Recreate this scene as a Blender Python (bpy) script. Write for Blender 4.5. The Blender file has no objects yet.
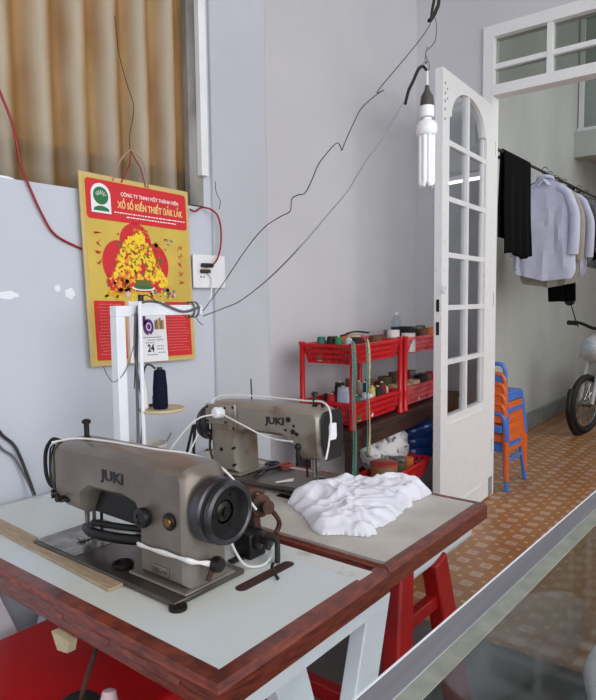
import bpy, bmesh, math, random
from mathutils import Vector, Matrix, Euler
from math import sin, cos, pi, radians as rad
C = bpy.context.scene.collection
V = Vector
random.seed(7)

# ------------------------------------------------------------------ colour and materials
def lin(c):
    return tuple((v/255/12.92) if v/255 <= .04045 else ((v/255+.055)/1.055)**2.4 for v in c) + (1.,)

MATS = {}
def mat(name, rgb, rough=.6, metal=0., var=.12, scale=18., bump=0., rgb2=None, detail=6, stretch=None, bscale=None, coat=0., trans=0., thr=(.35, .7)):
    m = bpy.data.materials.new(name); m.use_nodes = True
    nt = m.node_tree; N = nt.nodes; Lk = nt.links
    b = N['Principled BSDF']
    tc = N.new('ShaderNodeTexCoord'); mp = N.new('ShaderNodeMapping')
    if stretch: mp.inputs['Scale'].default_value = stretch
    Lk.new(tc.outputs['Object'], mp.inputs[0])
    nz = N.new('ShaderNodeTexNoise'); nz.inputs['Scale'].default_value = scale; nz.inputs['Detail'].default_value = detail
    Lk.new(mp.outputs[0], nz.inputs['Vector'])
    cr = N.new('ShaderNodeValToRGB')
    c = lin(rgb)
    if rgb2 is None:
        c2 = tuple(v*(1-var) for v in c[:3])+(1,)
    else: c2 = lin(rgb2)
    cr.color_ramp.elements[0].position = thr[0]; cr.color_ramp.elements[1].position = thr[1]
    cr.color_ramp.elements[0].color = c2; cr.color_ramp.elements[1].color = c
    Lk.new(nz.outputs['Fac'], cr.inputs[0]); Lk.new(cr.outputs[0], b.inputs['Base Color'])
    b.inputs['Roughness'].default_value = rough; b.inputs['Metallic'].default_value = metal
    if coat: b.inputs['Coat Weight'].default_value = coat; b.inputs['Coat Roughness'].default_value = .15
    if bump:
        n2 = N.new('ShaderNodeTexNoise'); n2.inputs['Scale'].default_value = bscale or scale*2; n2.inputs['Detail'].default_value = 4
        Lk.new(mp.outputs[0], n2.inputs['Vector'])
        bp = N.new('ShaderNodeBump'); bp.inputs['Strength'].default_value = bump; bp.inputs['Distance'].default_value = .01
        Lk.new(n2.outputs['Fac'], bp.inputs['Height']); Lk.new(bp.outputs[0], b.inputs['Normal'])
    if trans:
        tr = N.new('ShaderNodeBsdfTranslucent'); mx = N.new('ShaderNodeMixShader'); mx.inputs[0].default_value = trans
        Lk.new(cr.outputs[0], tr.inputs[0]); Lk.new(b.outputs[0], mx.inputs[1]); Lk.new(tr.outputs[0], mx.inputs[2])
        Lk.new(mx.outputs[0], N['Material Output'].inputs[0])
    MATS[name] = m
    return m

def glass(name, tint, gloss_rough=.02, refl=.5):
    m = bpy.data.materials.new(name); m.use_nodes = True
    nt = m.node_tree; N = nt.nodes; Lk = nt.links
    N.remove(N['Principled BSDF'])
    t = N.new('ShaderNodeBsdfTransparent'); t.inputs[0].default_value = tint
    g = N.new('ShaderNodeBsdfGlossy'); g.inputs['Roughness'].default_value = gloss_rough
    lw = N.new('ShaderNodeLayerWeight'); pw = N.new('ShaderNodeMath'); pw.operation = 'POWER'; pw.inputs[1].default_value = 4
    f = N.new('ShaderNodeMath'); f.operation = 'MULTIPLY_ADD'; f.inputs[1].default_value = refl; f.inputs[2].default_value = .03
    Lk.new(lw.outputs['Facing'], pw.inputs[0]); Lk.new(pw.outputs[0], f.inputs[0])
    x = N.new('ShaderNodeMixShader')
    Lk.new(f.outputs[0], x.inputs[0]); Lk.new(t.outputs[0], x.inputs[1]); Lk.new(g.outputs[0], x.inputs[2])
    Lk.new(x.outputs[0], N['Material Output'].inputs[0])
    MATS[name] = m
    return m

# painted, slightly patchy wall
wall_m = mat('wall_paint', (199, 203, 212), .85, var=.07, scale=2.2, bump=.12, bscale=26)
mat('pilaster_dimmed', (190, 192, 199), .85, var=.09, scale=2.2, bump=.12, bscale=26)  # same wall paint, darkened to offset the stronger light on the pilaster
mat('alcove_lifted', (210, 209, 213), .85, var=.08, scale=1.7, bump=.12, bscale=26)  # same wall paint, lightened to make up for weaker light back here
mat('hall_paint', (194, 198, 194), .9, var=.16, scale=1.6, bump=.1, bscale=20, stretch=(1, 1, .5))
mat('wall_patch', (236, 237, 243), .9, var=.05)
mat('ceiling_paint', (205, 205, 205), .9, var=.05)
mat('white_gloss', (232, 232, 234), .38, var=.08, scale=9)
mat('white_worn', (232, 232, 232), .5, rgb2=(220, 219, 217), scale=34, thr=(.26, .42))
mat('white_enamel', (236, 238, 244), .35, var=.06)
mat('skirting_cement', (150, 153, 152), .8, var=.3, scale=8)
mat('varnish', (142, 62, 42), .34, rgb2=(84, 34, 26), scale=9, stretch=(3, 3, 20), bump=.15, coat=.25)
mat('varnish_worn', (150, 84, 68), .45, rgb2=(112, 56, 46), scale=30)
mat('top_blue', (212, 224, 232), .42, rgb2=(214, 216, 208), scale=3.2, detail=9, coat=.1)
mat('top_border', (216, 216, 214), .55, rgb2=(186, 184, 178), scale=22, thr=(.25, .45))
mat('top_grey', (206, 202, 194), .45, rgb2=(188, 183, 174), scale=10)
mat('cast_grey', (136, 129, 120), .3, metal=.3, rgb2=(112, 102, 94), scale=7, detail=9, bump=.05, bscale=60)
mat('cast_grey_pale', (150, 142, 132), .32, metal=.3, rgb2=(104, 78, 60), scale=9, detail=9, bump=.05, bscale=60, thr=(.28, .46))
mat('bed_metal', (104, 99, 93), .3, metal=.6, rgb2=(72, 66, 62), scale=11, detail=8)
mat('steel', (176, 174, 170), .25, metal=.9, rgb2=(120, 116, 110), scale=30)
mat('dark_steel', (62, 58, 56), .35, metal=.7, rgb2=(36, 30, 28), scale=30)
mat('rust', (98, 62, 48), .7, metal=.3, rgb2=(48, 34, 30), scale=40, bump=.3)
mat('black_metal', (30, 29, 30), .4, metal=.3, var=.4)
mat('black_plastic', (20, 20, 22), .4, var=.3)
mat('black_rubber', (24, 23, 23), .65, var=.3)
mat('grey_wheel', (92, 92, 96), .34, metal=.7, rgb2=(52, 50, 52), scale=18)
mat('brass', (148, 112, 58), .35, metal=.8, rgb2=(96, 66, 36), scale=60)
mat('red_plastic', (206, 20, 30), .35, var=.15, scale=6)
mat('deep_red_plastic', (214, 16, 24), .35, rgb2=(192, 10, 18), scale=5)
mat('pink_plastic', (222, 110, 112), .4, rgb2=(196, 60, 64), scale=9)
mat('red_paint', (176, 20, 22), .4, rgb2=(150, 14, 16), scale=9)
mat('blue_plastic', (72, 122, 206), .35, var=.15, scale=7)
mat('orange_plastic', (226, 108, 44), .38, var=.2, scale=7)
mat('dark_wood', (74, 44, 36), .5, rgb2=(46, 28, 26), scale=14, stretch=(1, 8, 8))
mat('ruler_wood', (186, 166, 138), .6, rgb2=(158, 136, 110), scale=30, stretch=(6, .6, 6))
mat('slot_wood', (82, 40, 32), .6, rgb2=(50, 26, 22), scale=30)
mat('white_cloth', (240, 240, 250), .9, var=.04, scale=40, bump=.05, trans=.12)
mat('shirt_white', (216, 218, 240), .9, var=.06, scale=30, trans=.1)
mat('shirt_grey', (120, 120, 124), .9, var=.2, scale=30)
mat('shirt_beige', (172, 166, 152), .9, var=.15)
mat('black_cloth', (9, 9, 10), .95, var=.3, scale=60)
mat('navy_thread', (24, 26, 48), .75, var=.35, scale=90, bump=.3, stretch=(.2, .2, 6))
mat('aluminium', (150, 151, 156), .45, metal=.4, rgb2=(130, 131, 138), scale=6, stretch=(.3, 8, 8))
mat('pale_reflection', (158, 162, 152), .5, rgb2=(130, 136, 124), scale=25)
mat('cord_white', (232, 230, 226), .6, var=.08)
mat('cord_grey', (104, 104, 108), .6, var=.2)
mat('cord_pale', (140, 140, 146), .6, var=.15)
mat('cord_dark', (46, 42, 42), .6, var=.2)
mat('wire_red', (158, 30, 38), .5, var=.3, scale=12)
mat('string_tan', (172, 142, 118), .8, var=.2)
mat('cap_grey', (84, 78, 78), .6, var=.3)
mat('lamp_white', (240, 241, 244), .3, var=.03)
mat('lamp_tube', (246, 247, 250), .25, var=.02)
mat('tape_green', (94, 156, 138), .5, rgb2=(58, 104, 96), scale=60, stretch=(1, 1, 3))
mat('tape_cream', (206, 192, 160), .5, rgb2=(170, 150, 118), scale=60)
mat('cal_board', (206, 180, 118), .6, var=.1)
mat('cal_gold', (214, 184, 78), .5, rgb2=(198, 168, 70), scale=8)
mat('cal_red', (206, 28, 38), .5, var=.06)
mat('cal_white', (236, 234, 238), .6, var=.04)
mat('print_yellow', (244, 212, 40), .6, var=.1); mat('print_amber', (232, 150, 40), .6, var=.1)
mat('print_text_gold', (240, 200, 130), .6, var=.04); mat('print_white', (246, 236, 232), .6, var=.02)
mat('print_purple', (96, 34, 120), .6, var=.1); mat('print_black', (34, 30, 34), .6, var=.1)
mat('print_green', (36, 120, 66), .6, var=.25, scale=60); mat('print_teal', (72, 130, 130), .6, var=.1)
mat('print_leaf', (104, 104, 50), .6, var=.2); mat('print_red', (196, 30, 34), .6, var=.1); mat('print_faint', (226, 120, 112), .6, var=.05)
mat('print_pink', (226, 190, 196), .6, var=.1)
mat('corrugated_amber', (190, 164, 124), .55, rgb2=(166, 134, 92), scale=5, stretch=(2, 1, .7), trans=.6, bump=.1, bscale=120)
mat('batten_wood', (104, 82, 62), .8, var=.3)
mat('gap_grey', (84, 78, 76), .9, rgb2=(150, 146, 142), scale=9, stretch=(1, 1, .4))
mat('bike_white', (206, 208, 210), .3, var=.05, coat=.4)
mat('chrome', (190, 190, 192), .15, metal=1.)
mat('water_blue', (40, 84, 168), .2, var=.25, scale=8, coat=.4)
mat('bag_plastic', (236, 234, 234), .45, rgb2=(110, 100, 102), scale=22, thr=(.36, .45), bump=.3)
mat('white_box', (206, 208, 210), .7, var=.12)
mat('tin_gold', (178, 150, 110), .3, metal=.4, rgb2=(150, 118, 80), scale=20); mat('tin_red', (180, 70, 64), .4, var=.2)
mat('cup_frost', (214, 212, 206), .5, var=.12, scale=30, trans=.2)
mat('cream', (208, 192, 158), .6, var=.15, scale=40); mat('scissor_red', (170, 54, 54), .4, var=.2)
TH = {'teal': (50, 120, 104), 'dark red': (110, 26, 40), 'red': (204, 40, 56), 'pale blue': (188, 200, 224), 'green': (44, 132, 90),
      'peach': (226, 186, 160), 'lilac': (190, 178, 222), 'white': (232, 230, 230), 'black': (30, 28, 32), 'yellow': (206, 194, 96),
      'olive': (92, 86, 58), 'brown': (112, 76, 56), 'beige': (206, 182, 140), 'grey': (128, 124, 122), 'navy blue': (36, 40, 82), 'orange': (214, 120, 60)}
for k, v in TH.items(): mat('thread_'+k.replace(' ', '_'), v, .75, var=.25, scale=60, bump=.2)
glass('pane_glass', (.90, .92, .92, 1)); glass('case_glass', (.86, .89, .87, 1), .04, .3); glass('transom_glass', (.72, .74, .71, 1), .05)
glass('bottle_clear', (.88, .92, .96, 1), .03, .25)

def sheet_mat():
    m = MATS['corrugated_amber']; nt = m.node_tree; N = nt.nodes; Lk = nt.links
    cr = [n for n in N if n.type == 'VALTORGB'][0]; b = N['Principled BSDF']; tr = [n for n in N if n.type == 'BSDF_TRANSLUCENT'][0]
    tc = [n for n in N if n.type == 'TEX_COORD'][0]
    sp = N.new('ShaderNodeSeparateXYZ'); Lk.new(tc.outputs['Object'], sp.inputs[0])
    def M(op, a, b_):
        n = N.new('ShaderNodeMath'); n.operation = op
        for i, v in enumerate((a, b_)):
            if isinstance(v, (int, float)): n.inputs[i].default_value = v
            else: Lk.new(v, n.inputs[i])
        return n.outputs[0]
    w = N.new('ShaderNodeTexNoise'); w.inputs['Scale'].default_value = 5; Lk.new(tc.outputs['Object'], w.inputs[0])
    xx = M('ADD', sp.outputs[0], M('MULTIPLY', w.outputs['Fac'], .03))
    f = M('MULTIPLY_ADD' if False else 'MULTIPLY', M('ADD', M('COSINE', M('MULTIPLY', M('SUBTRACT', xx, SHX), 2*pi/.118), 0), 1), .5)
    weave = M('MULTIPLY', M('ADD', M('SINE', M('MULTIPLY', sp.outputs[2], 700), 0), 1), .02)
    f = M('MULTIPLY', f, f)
    mx = N.new('ShaderNodeMix'); mx.data_type = 'RGBA'; Lk.new(M('MULTIPLY', f, .85), mx.inputs[0]); Lk.new(cr.outputs[0], mx.inputs[6]); mx.inputs[7].default_value = lin((204, 196, 182))  # greyish ridges, amber valleys: the corrugation's light and shade put into the colour
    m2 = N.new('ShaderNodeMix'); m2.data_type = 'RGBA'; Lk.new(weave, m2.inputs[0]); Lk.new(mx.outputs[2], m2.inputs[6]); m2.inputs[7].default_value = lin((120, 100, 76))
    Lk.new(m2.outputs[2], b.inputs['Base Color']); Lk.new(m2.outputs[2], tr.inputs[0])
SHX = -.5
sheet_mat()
def tile_floor():
    m = bpy.data.materials.new('patterned_floor'); m.use_nodes = True
    nt = m.node_tree; N = nt.nodes; Lk = nt.links; b = N['Principled BSDF']
    tc = N.new('ShaderNodeTexCoord'); sp = N.new('ShaderNodeSeparateXYZ'); Lk.new(tc.outputs['Object'], sp.inputs[0])
    def M(op, a, b_=None, c_=None):
        n = N.new('ShaderNodeMath'); n.operation = op
        for i, v in enumerate((a, b_, c_)):
            if v is None: continue
            if isinstance(v, (int, float)): n.inputs[i].default_value = v
            else: Lk.new(v, n.inputs[i])
        return n.outputs[0]
    P = .117
    def cell(ax, off, period=P):
        t = M('DIVIDE', M('ADD', sp.outputs[ax], off), period)
        return M('SUBTRACT', M('FRACT', t), .5)
    def sq(offx, offy, half, period=P):
        ax = M('ABSOLUTE', cell(0, offx, period)); ay = M('ABSOLUTE', cell(1, offy, period))
        return M('LESS_THAN', M('MAXIMUM', ax, ay), half)
    nz = N.new('ShaderNodeTexNoise'); nz.inputs['Scale'].default_value = 3; nz.inputs['Detail'].default_value = 8; Lk.new(tc.outputs['Object'], nz.inputs[0])
    nf = N.new('ShaderNodeTexNoise'); nf.inputs['Scale'].default_value = 60; nf.inputs['Detail'].default_value = 3; Lk.new(tc.outputs['Object'], nf.inputs[0])
    def mix(f, a, b_):
        n = N.new('ShaderNodeMix'); n.data_type = 'RGBA'
        if isinstance(f, (int, float)): n.inputs[0].default_value = f
        else: Lk.new(f, n.inputs[0])
        for i, v in ((6, a), (7, b_)):
            if isinstance(v, tuple): n.inputs[i].default_value = v
            else: Lk.new(v, n.inputs[i])
        return n.outputs[2]
    base = mix(nz.outputs['Fac'], lin((140, 84, 42)), lin((190, 128, 72)))
    base = mix(M('MULTIPLY', nf.outputs['Fac'], .5), base, lin((120, 84, 56)))
    # large pale squares, each with a darker core, and small yellow studs on the diagonal
    s1 = sq(.0, .0, .24); s1i = sq(0, 0, .13)
    s2 = sq(P/2, P/2, .085)
    c = mix(M('MULTIPLY', M('MULTIPLY', s1, nz.outputs['Fac']), .95), base, lin((206, 184, 160)))
    c = mix(M('MULTIPLY', s1i, .35), c, lin((150, 112, 84)))
    c = mix(M('MULTIPLY', s2, .75), c, lin((214, 176, 96)))
    g = M('GREATER_THAN', M('MAXIMUM', M('ABSOLUTE', cell(0, P/2, P*4)), M('ABSOLUTE', cell(1, P/2, P*4))), .494)
    c = mix(M('MULTIPLY', g, .4), c, lin((206, 184, 150)))
    Lk.new(c, b.inputs['Base Color'])
    b.inputs['Roughness'].default_value = .32
    MATS['patterned_floor'] = m
tile_floor()
mat('cement_floor', (92, 90, 86), .35, rgb2=(70, 68, 66), scale=3, detail=9)
mat('outside_ground', (120, 118, 114), .9, var=.2)

for n_ in ('black_cloth', 'shirt_white', 'shirt_grey', 'shirt_beige', 'white_cloth', 'navy_thread'): MATS[n_].node_tree.nodes['Principled BSDF'].inputs['Specular IOR Level'].default_value = .12
# ------------------------------------------------------------------ mesh helpers
def smooth_pts(pts, k=6):
    P = [V(p) for p in pts]
    if len(P) < 3: return P
    out = []
    for i in range(len(P)-1):
        p0 = P[max(i-1, 0)]; p1 = P[i]; p2 = P[i+1]; p3 = P[min(i+2, len(P)-1)]
        for j in range(k):
            t = j/k
            out.append(.5*((2*p1)+(-p0+p2)*t+(2*p0-5*p1+4*p2-p3)*t*t+(-p0+3*p1-3*p2+p3)*t**3))
    out.append(P[-1]); return out

class MB:
    def __init__(s): s.bm = bmesh.new(); s.mi = 0; s.mats = []
    def use(s, m):
        if m not in s.mats: s.mats.append(m)
        s.mi = s.mats.index(m); return s
    def face(s, vs):
        try:
            f = s.bm.faces.new(vs); f.material_index = s.mi; return f
        except ValueError: return None
    def box(s, x0, x1, y0, y1, z0, z1, M=None):
        c = [(x, y, z) for x in (x0, x1) for y in (y0, y1) for z in (z0, z1)]
        v = [s.bm.verts.new(M @ V(p) if M else p) for p in c]
        for q in ((0, 1, 3, 2), (4, 6, 7, 5), (0, 4, 5, 1), (2, 3, 7, 6), (0, 2, 6, 4), (1, 5, 7, 3)): s.face([v[i] for i in q])
        return s
    def bar(s, p0, p1, w, h, up=(0, 0, 1), w1=None, h1=None):
        p0, p1 = V(p0), V(p1); d = (p1-p0).normalized(); u = V(up)
        if abs(d.dot(u)) > .98: u = V((0, 1, 0))
        a = d.cross(u).normalized(); b = a.cross(d).normalized()
        w1 = w if w1 is None else w1; h1 = h if h1 is None else h1
        v = []
        for p, ww, hh in ((p0, w, h), (p1, w1, h1)):
            for sx, sz in ((-1, -1), (1, -1), (1, 1), (-1, 1)): v.append(s.bm.verts.new(p+a*sx*ww/2+b*sz*hh/2))
        for q in ((3, 2, 1, 0), (4, 5, 6, 7), (0, 1, 5, 4), (1, 2, 6, 5), (2, 3, 7, 6), (3, 0, 4, 7)): s.face([v[i] for i in q])
        return s
    def tube(s, pts, r, n=8, sm=True, k=6, r1=None):
        P = smooth_pts(pts, k) if sm else [V(p) for p in pts]
        rings = []; nprev = None
        for i, p in enumerate(P):
            d = (P[min(i+1, len(P)-1)]-P[max(i-1, 0)])
            if d.length < 1e-9: d = V((0, 0, 1))
            d.normalize()
            if nprev is None:
                a = d.cross(V((0, 0, 1)));
                if a.length < .05: a = d.cross(V((0, 1, 0)))
            else: a = nprev-d*nprev.dot(d)
            a.normalize(); nprev = a; b = d.cross(a)
            rr = r if r1 is None else r+(r1-r)*i/(len(P)-1)
            rings.append([s.bm.verts.new(p+(a*cos(2*pi*j/n)+b*sin(2*pi*j/n))*rr) for j in range(n)])
        for A, B in zip(rings, rings[1:]):
            for j in range(n): s.face([A[j], A[(j+1) % n], B[(j+1) % n], B[j]])
        s.face(rings[0][::-1]); s.face(rings[-1]); return s
    def lathe(s, prof, o=(0, 0, 0), axis=(0, 0, 1), n=24, close=True):
        o = V(o); ax = V(axis).normalized(); q = V((0, 0, 1)).rotation_difference(ax)
        rings = []
        for r, h in prof:
            if r < 1e-6: rings.append([s.bm.verts.new(o+q @ V((0, 0, h)))])
            else: rings.append([s.bm.verts.new(o+q @ V((r*cos(2*pi*j/n), r*sin(2*pi*j/n), h))) for j in range(n)])
        for A, B in zip(rings, rings[1:]):
            for j in range(n):
                k = (j+1) % n
                if len(A) == 1 and len(B) == 1: continue
                if len(A) == 1: s.face([A[0], B[k], B[j]])
                elif len(B) == 1: s.face([A[j], A[k], B[0]])
                else: s.face([A[j], A[k], B[k], B[j]])
        if close:
            if len(rings[0]) > 1: s.face(rings[0][::-1])
            if len(rings[-1]) > 1: s.face(rings[-1])
        return s
    def cyl(s, p0, p1, r, r1=None, n=20):
        p0, p1 = V(p0), V(p1); r1 = r if r1 is None else r1
        return s.lathe([(r, 0), (r1, (p1-p0).length)], p0, p1-p0, n)
    def prism(s, poly, o, u, v, depth):
        o, u, v = V(o), V(u), V(v); w = u.cross(v).normalized()*depth
        A = [s.bm.verts.new(o+u*a+v*b) for a, b in poly]; B = [s.bm.verts.new(o+u*a+v*b+w) for a, b in poly]
        s.face(A[::-1]); s.face(B)
        for i in range(len(A)):
            j = (i+1) % len(A); s.face([A[i], A[j], B[j], B[i]])
        return s
    def ball(s, c, r, sc=(1, 1, 1), n=16):
        k = n//2
        rings = []
        c = V(c)
        for i in range(k+1):
            t = pi*i/k
            if i in (0, k): rings.append([s.bm.verts.new(c+V((0, 0, cos(t)*r*sc[2])))])
            else: rings.append([s.bm.verts.new(c+V((sin(t)*cos(2*pi*j/n)*r*sc[0], sin(t)*sin(2*pi*j/n)*r*sc[1], cos(t)*r*sc[2]))) for j in range(n)])
        for A, B in zip(rings, rings[1:]):
            for j in range(n):
                q = (j+1) % n
                if len(A) == 1: s.face([A[0], B[j], B[q]])
                elif len(B) == 1: s.face([A[j], B[0], A[q]])
                else: s.face([A[j], B[j], B[q], A[q]])
        return s
    def torus(s, c, axis, R, r, n=28, m=8, a0=0, a1=2*pi):
        q = V((0, 0, 1)).rotation_difference(V(axis).normalized()); c = V(c)
        full = abs(a1-a0-2*pi) < 1e-6; cnt = n if full else n+1
        rings = []
        for i in range(cnt):
            t = a0+(a1-a0)*i/n
            rings.append([s.bm.verts.new(c+q @ V(((R+r*cos(2*pi*j/m))*cos(t), (R+r*cos(2*pi*j/m))*sin(t), r*sin(2*pi*j/m)))) for j in range(m)])
        for i in range(n):
            A = rings[i]; B = rings[(i+1) % cnt]
            for j in range(m): s.face([A[j], A[(j+1) % m], B[(j+1) % m], B[j]])
        if not full: s.face(rings[0][::-1]); s.face(rings[-1])
        return s
    def build(s, name, m=None, parent=None, bevel=0, seg=2, smooth=None, world=True, recenter=None):
        bmesh.ops.recalc_face_normals(s.bm, faces=s.bm.faces)
        top = parent is None
        if recenter is None: recenter = top
        off = V((0, 0, 0))
        if recenter and len(s.bm.verts):
            xs = [v.co for v in s.bm.verts]
            off = V(((min(c.x for c in xs)+max(c.x for c in xs))/2, (min(c.y for c in xs)+max(c.y for c in xs))/2, min(c.z for c in xs)))
            bmesh.ops.translate(s.bm, verts=s.bm.verts, vec=-off)
        me = bpy.data.meshes.new(name); s.bm.to_mesh(me); s.bm.free()
        if smooth is None: smooth = True
        if smooth:
            me.polygons.foreach_set('use_smooth', [True]*len(me.polygons))
            try: me.set_sharp_from_angle(angle=rad(38))
            except Exception: pass
        mats = s.mats if s.mats else [m]
        for mm in mats: me.materials.append(MATS[mm])
        o = bpy.data.objects.new(name, me); C.objects.link(o)
        if parent is not None:
            o.parent = parent
            if world and parent.type == 'EMPTY':
                o.matrix_parent_inverse = (Matrix.Translation(parent.location) @ parent.rotation_euler.to_matrix().to_4x4() @ Matrix.Diagonal(V((*parent.scale, 1)))).inverted()
        o.location = off
        if bevel:
            b = o.modifiers.new('Bevel', 'BEVEL'); b.width = bevel; b.segments = seg; b.limit_method = 'ANGLE'; b.angle_limit = rad(35)
        return o

def tag(o, label=None, cat=None, group=None, kind=None):
    if label: o['label'] = label
    if cat: o['category'] = cat
    if group: o['group'] = group
    if kind: o['kind'] = kind
    return o
def thing(name, label, cat, loc=(0, 0, 0), rotz=0, group=None):
    o = bpy.data.objects.new(name, None); C.objects.link(o); o.empty_display_size = .05
    o.location = loc; o.rotation_euler = (0, 0, rotz)
    return tag(o, label, cat, group)
def struct(o): o['kind'] = 'structure'; return o
def kids(o): return [c for c in bpy.data.objects if c.parent == o]
def copy_tree(o, parent=None, loc=None, rotz=None, label=None):
    c = o.copy(); C.objects.link(c)
    if parent is not None: c.parent = parent
    if loc is not None: c.location = loc
    if rotz is not None: c.rotation_euler = (0, 0, rotz)
    if label: c['label'] = label
    for ch in kids(o): copy_tree(ch, c)
    return c

def text_bm(mb, s, size, o, u, v, m, ext=.0006, align='CENTER', squeeze=1., bold=0., shear=0.):
    """real lettering: a text curve turned to mesh and set in the plane (u, v) at o"""
    cu = bpy.data.curves.new('t', 'FONT'); cu.body = s; cu.size = size; cu.align_x = align; cu.extrude = ext/2; cu.offset = bold; cu.shear = shear; cu.resolution_u = 3
    ob = bpy.data.objects.new('t', cu); C.objects.link(ob)
    dg = bpy.context.evaluated_depsgraph_get(); dg.update()
    me = bpy.data.meshes.new_from_object(ob.evaluated_get(dg))
    o, u, v = V(o), V(u).normalized(), V(v).normalized(); w = u.cross(v)
    mb.use(m)
    vs = [mb.bm.verts.new(o+u*p.co.x*squeeze+v*p.co.y+w*p.co.z) for p in me.vertices]
    for p in me.polygons: mb.face([vs[i] for i in p.vertices])
    bpy.data.objects.remove(ob); bpy.data.curves.remove(cu); bpy.data.meshes.remove(me)
    return mb
# ------------------------------------------------------------------ THE ROOM
def B1(name, m, *a, bevel=0): return struct(MB().box(*a).build(name, m, bevel=bevel, recenter=False))
B1('floor', 'cement_floor', -2.6, 2.22, -3.0, 1.75, -.12, 0)
f2 = MB().box(2.22, 13, -3.0, 2.15, -.12, 0).build('floor_tiled', 'patterned_floor', recenter=False); struct(f2)
# wall behind the tables (window sheet above z = 1.64), pilaster, alcove
B1('wall_left', 'wall_paint', -2.6, 1.60, 1.70, 1.84, 0, 1.645)
B1('wall_left_pier', 'wall_paint', 1.60, 1.64, 1.70, 1.84, 0, 3.6)
B1('wall_pilaster', 'pilaster_dimmed', 1.635, 1.94, 1.685, 2.2, 0, 3.6, bevel=.006)
B1('wall_alcove', 'alcove_lifted', 1.93, 3.92, 2.05, 2.2, 0, 3.6)
B1('wall_end', 'alcove_lifted', 3.92, 4.06, 1.575, 2.06, 0, 3.6)
B1('wall_over_door', 'alcove_lifted', 3.92, 4.06, -.25, 1.575, 2.995, 3.6)
B1('wall_right_of_door', 'alcove_lifted', 3.92, 4.06, -3.0, -.25, 0, 3.6)
B1('wall_window_head', 'wall_paint', -2.6, 1.60, 1.70, 1.84, 3.0, 3.6)
B1('ceiling', 'ceiling_paint', -2.6, 4.06, -3.0, 2.2, 3.6, 3.7)
B1('wall_hall', 'hall_paint', 4.06, 13, 2.03, 2.2, 0, 5.0)
B1('wall_hall_end', 'hall_paint', 12.2, 12.35, -3, 2.03, 0, 5.0)
B1('wall_hall_right', 'hall_paint', 4.06, 13, -3.1, -2.95, 0, 5.0)
B1('baseboard_hall', 'skirting_cement', 4.06, 12.2, 1.995, 2.03, 0, .15)
B1('trim_1', 'hall_paint', 7.75, 7.95, -2.95, 2.03, 2.92, 3.21)
B1('ceiling_hall_back', 'ceiling_paint', 7.95, 12.2, -2.95, 2.03, 3.0, 3.1)
# upstairs window over the hall beam
wf = MB()
wf.box(7.86, 7.92, -1.5, 2.03, 3.21, 3.27); wf.box(7.86, 7.92, -1.5, 2.03, 4.5, 4.58)
for y in (1.99, 1.78, 1.40, 1.0, .6, .2): wf.box(7.86, 7.92, y-.025, y+.025, 3.27, 4.5)
w2 = struct(wf.build('window_2', 'white_worn', recenter=False))
MB().box(7.885, 7.895, -1.5, 2.0, 3.27, 4.5).build('pane', 'transom_glass', w2)
B1('wall_upstairs', 'hall_paint', 7.9, 8.05, -2.95, -1.5, 3.21, 5)
# white vertical trim and blotchy dark grey strip in the gap by the sheet
B1('trim_2', 'white_gloss', 1.572, 1.605, 1.675, 1.70, 1.755, 3.0, bevel=.002)
B1('trim_3', 'gap_grey', 1.535, 1.60, 1.70, 1.725, 1.65, 3.0)

# transom window over the double door
tf = MB()
Y0, Y1 = -.25, 1.575
tf.box(3.90, 4.0, Y0, Y1, 2.925, 2.995); tf.box(3.90, 4.0, Y0, Y1, 2.57, 2.632)
tf.box(3.90, 4.0, 1.51, Y1, 0, 2.57); tf.box(3.90, 4.0, Y0, Y0+.06, 0, 2.57); tf.box(3.90, 4.0, 1.51, Y1, 2.632, 2.925); tf.box(3.90, 4.0, Y0, Y0+.06, 2.632, 2.925)
for y in (1.175, .835, .495, .155): tf.box(3.915, 3.985, y-.016, y+.016, 2.632, 2.925)
tf.box(3.920, 3.980, Y0+.06, 1.51, 2.735, 2.765)
w1 = struct(tf.build('window_1', 'white_worn', recenter=False))
MB().box(3.948, 3.951, Y0+.06, 1.51, 2.632, 2.925).build('pane', 'transom_glass', w1)

# corrugated fibreglass sheet closing the window, with its batten
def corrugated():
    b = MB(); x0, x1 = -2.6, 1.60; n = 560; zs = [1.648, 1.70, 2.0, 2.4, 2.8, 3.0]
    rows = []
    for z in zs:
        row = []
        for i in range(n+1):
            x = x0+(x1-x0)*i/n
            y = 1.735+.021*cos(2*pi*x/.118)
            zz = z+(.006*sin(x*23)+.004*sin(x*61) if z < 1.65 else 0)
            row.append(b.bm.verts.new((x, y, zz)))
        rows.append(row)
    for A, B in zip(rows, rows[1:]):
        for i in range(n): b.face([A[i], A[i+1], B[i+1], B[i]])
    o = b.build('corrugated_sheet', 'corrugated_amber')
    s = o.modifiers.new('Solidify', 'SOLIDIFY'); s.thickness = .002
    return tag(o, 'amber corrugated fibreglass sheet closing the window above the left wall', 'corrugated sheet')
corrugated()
bt = MB().box(-2.6, 1.60, 1.760, 1.80, 1.70, 1.775).build('batten', 'batten_wood'); tag(bt, 'dark wooden batten running behind the foot of the amber sheet', 'batten')
# paint patches on the wall
pm = MB()
for x, z, w, h in ((.85, 1.325, .035, .011), (1.005, 1.345, .009, .010), (1.045, 1.330, .016, .016)):
    pts = [(x+w*cos(t*pi/8)*(1+.2*sin(t*3)), z+h*sin(t*pi/8)*(1+.2*cos(t*2))) for t in range(16)]
    pm.prism(pts, (0, 1.7, 0), (1, 0, 0), (0, 0, 1), .0008)
struct(pm.build('trim_4', 'wall_patch', recenter=False))

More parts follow.
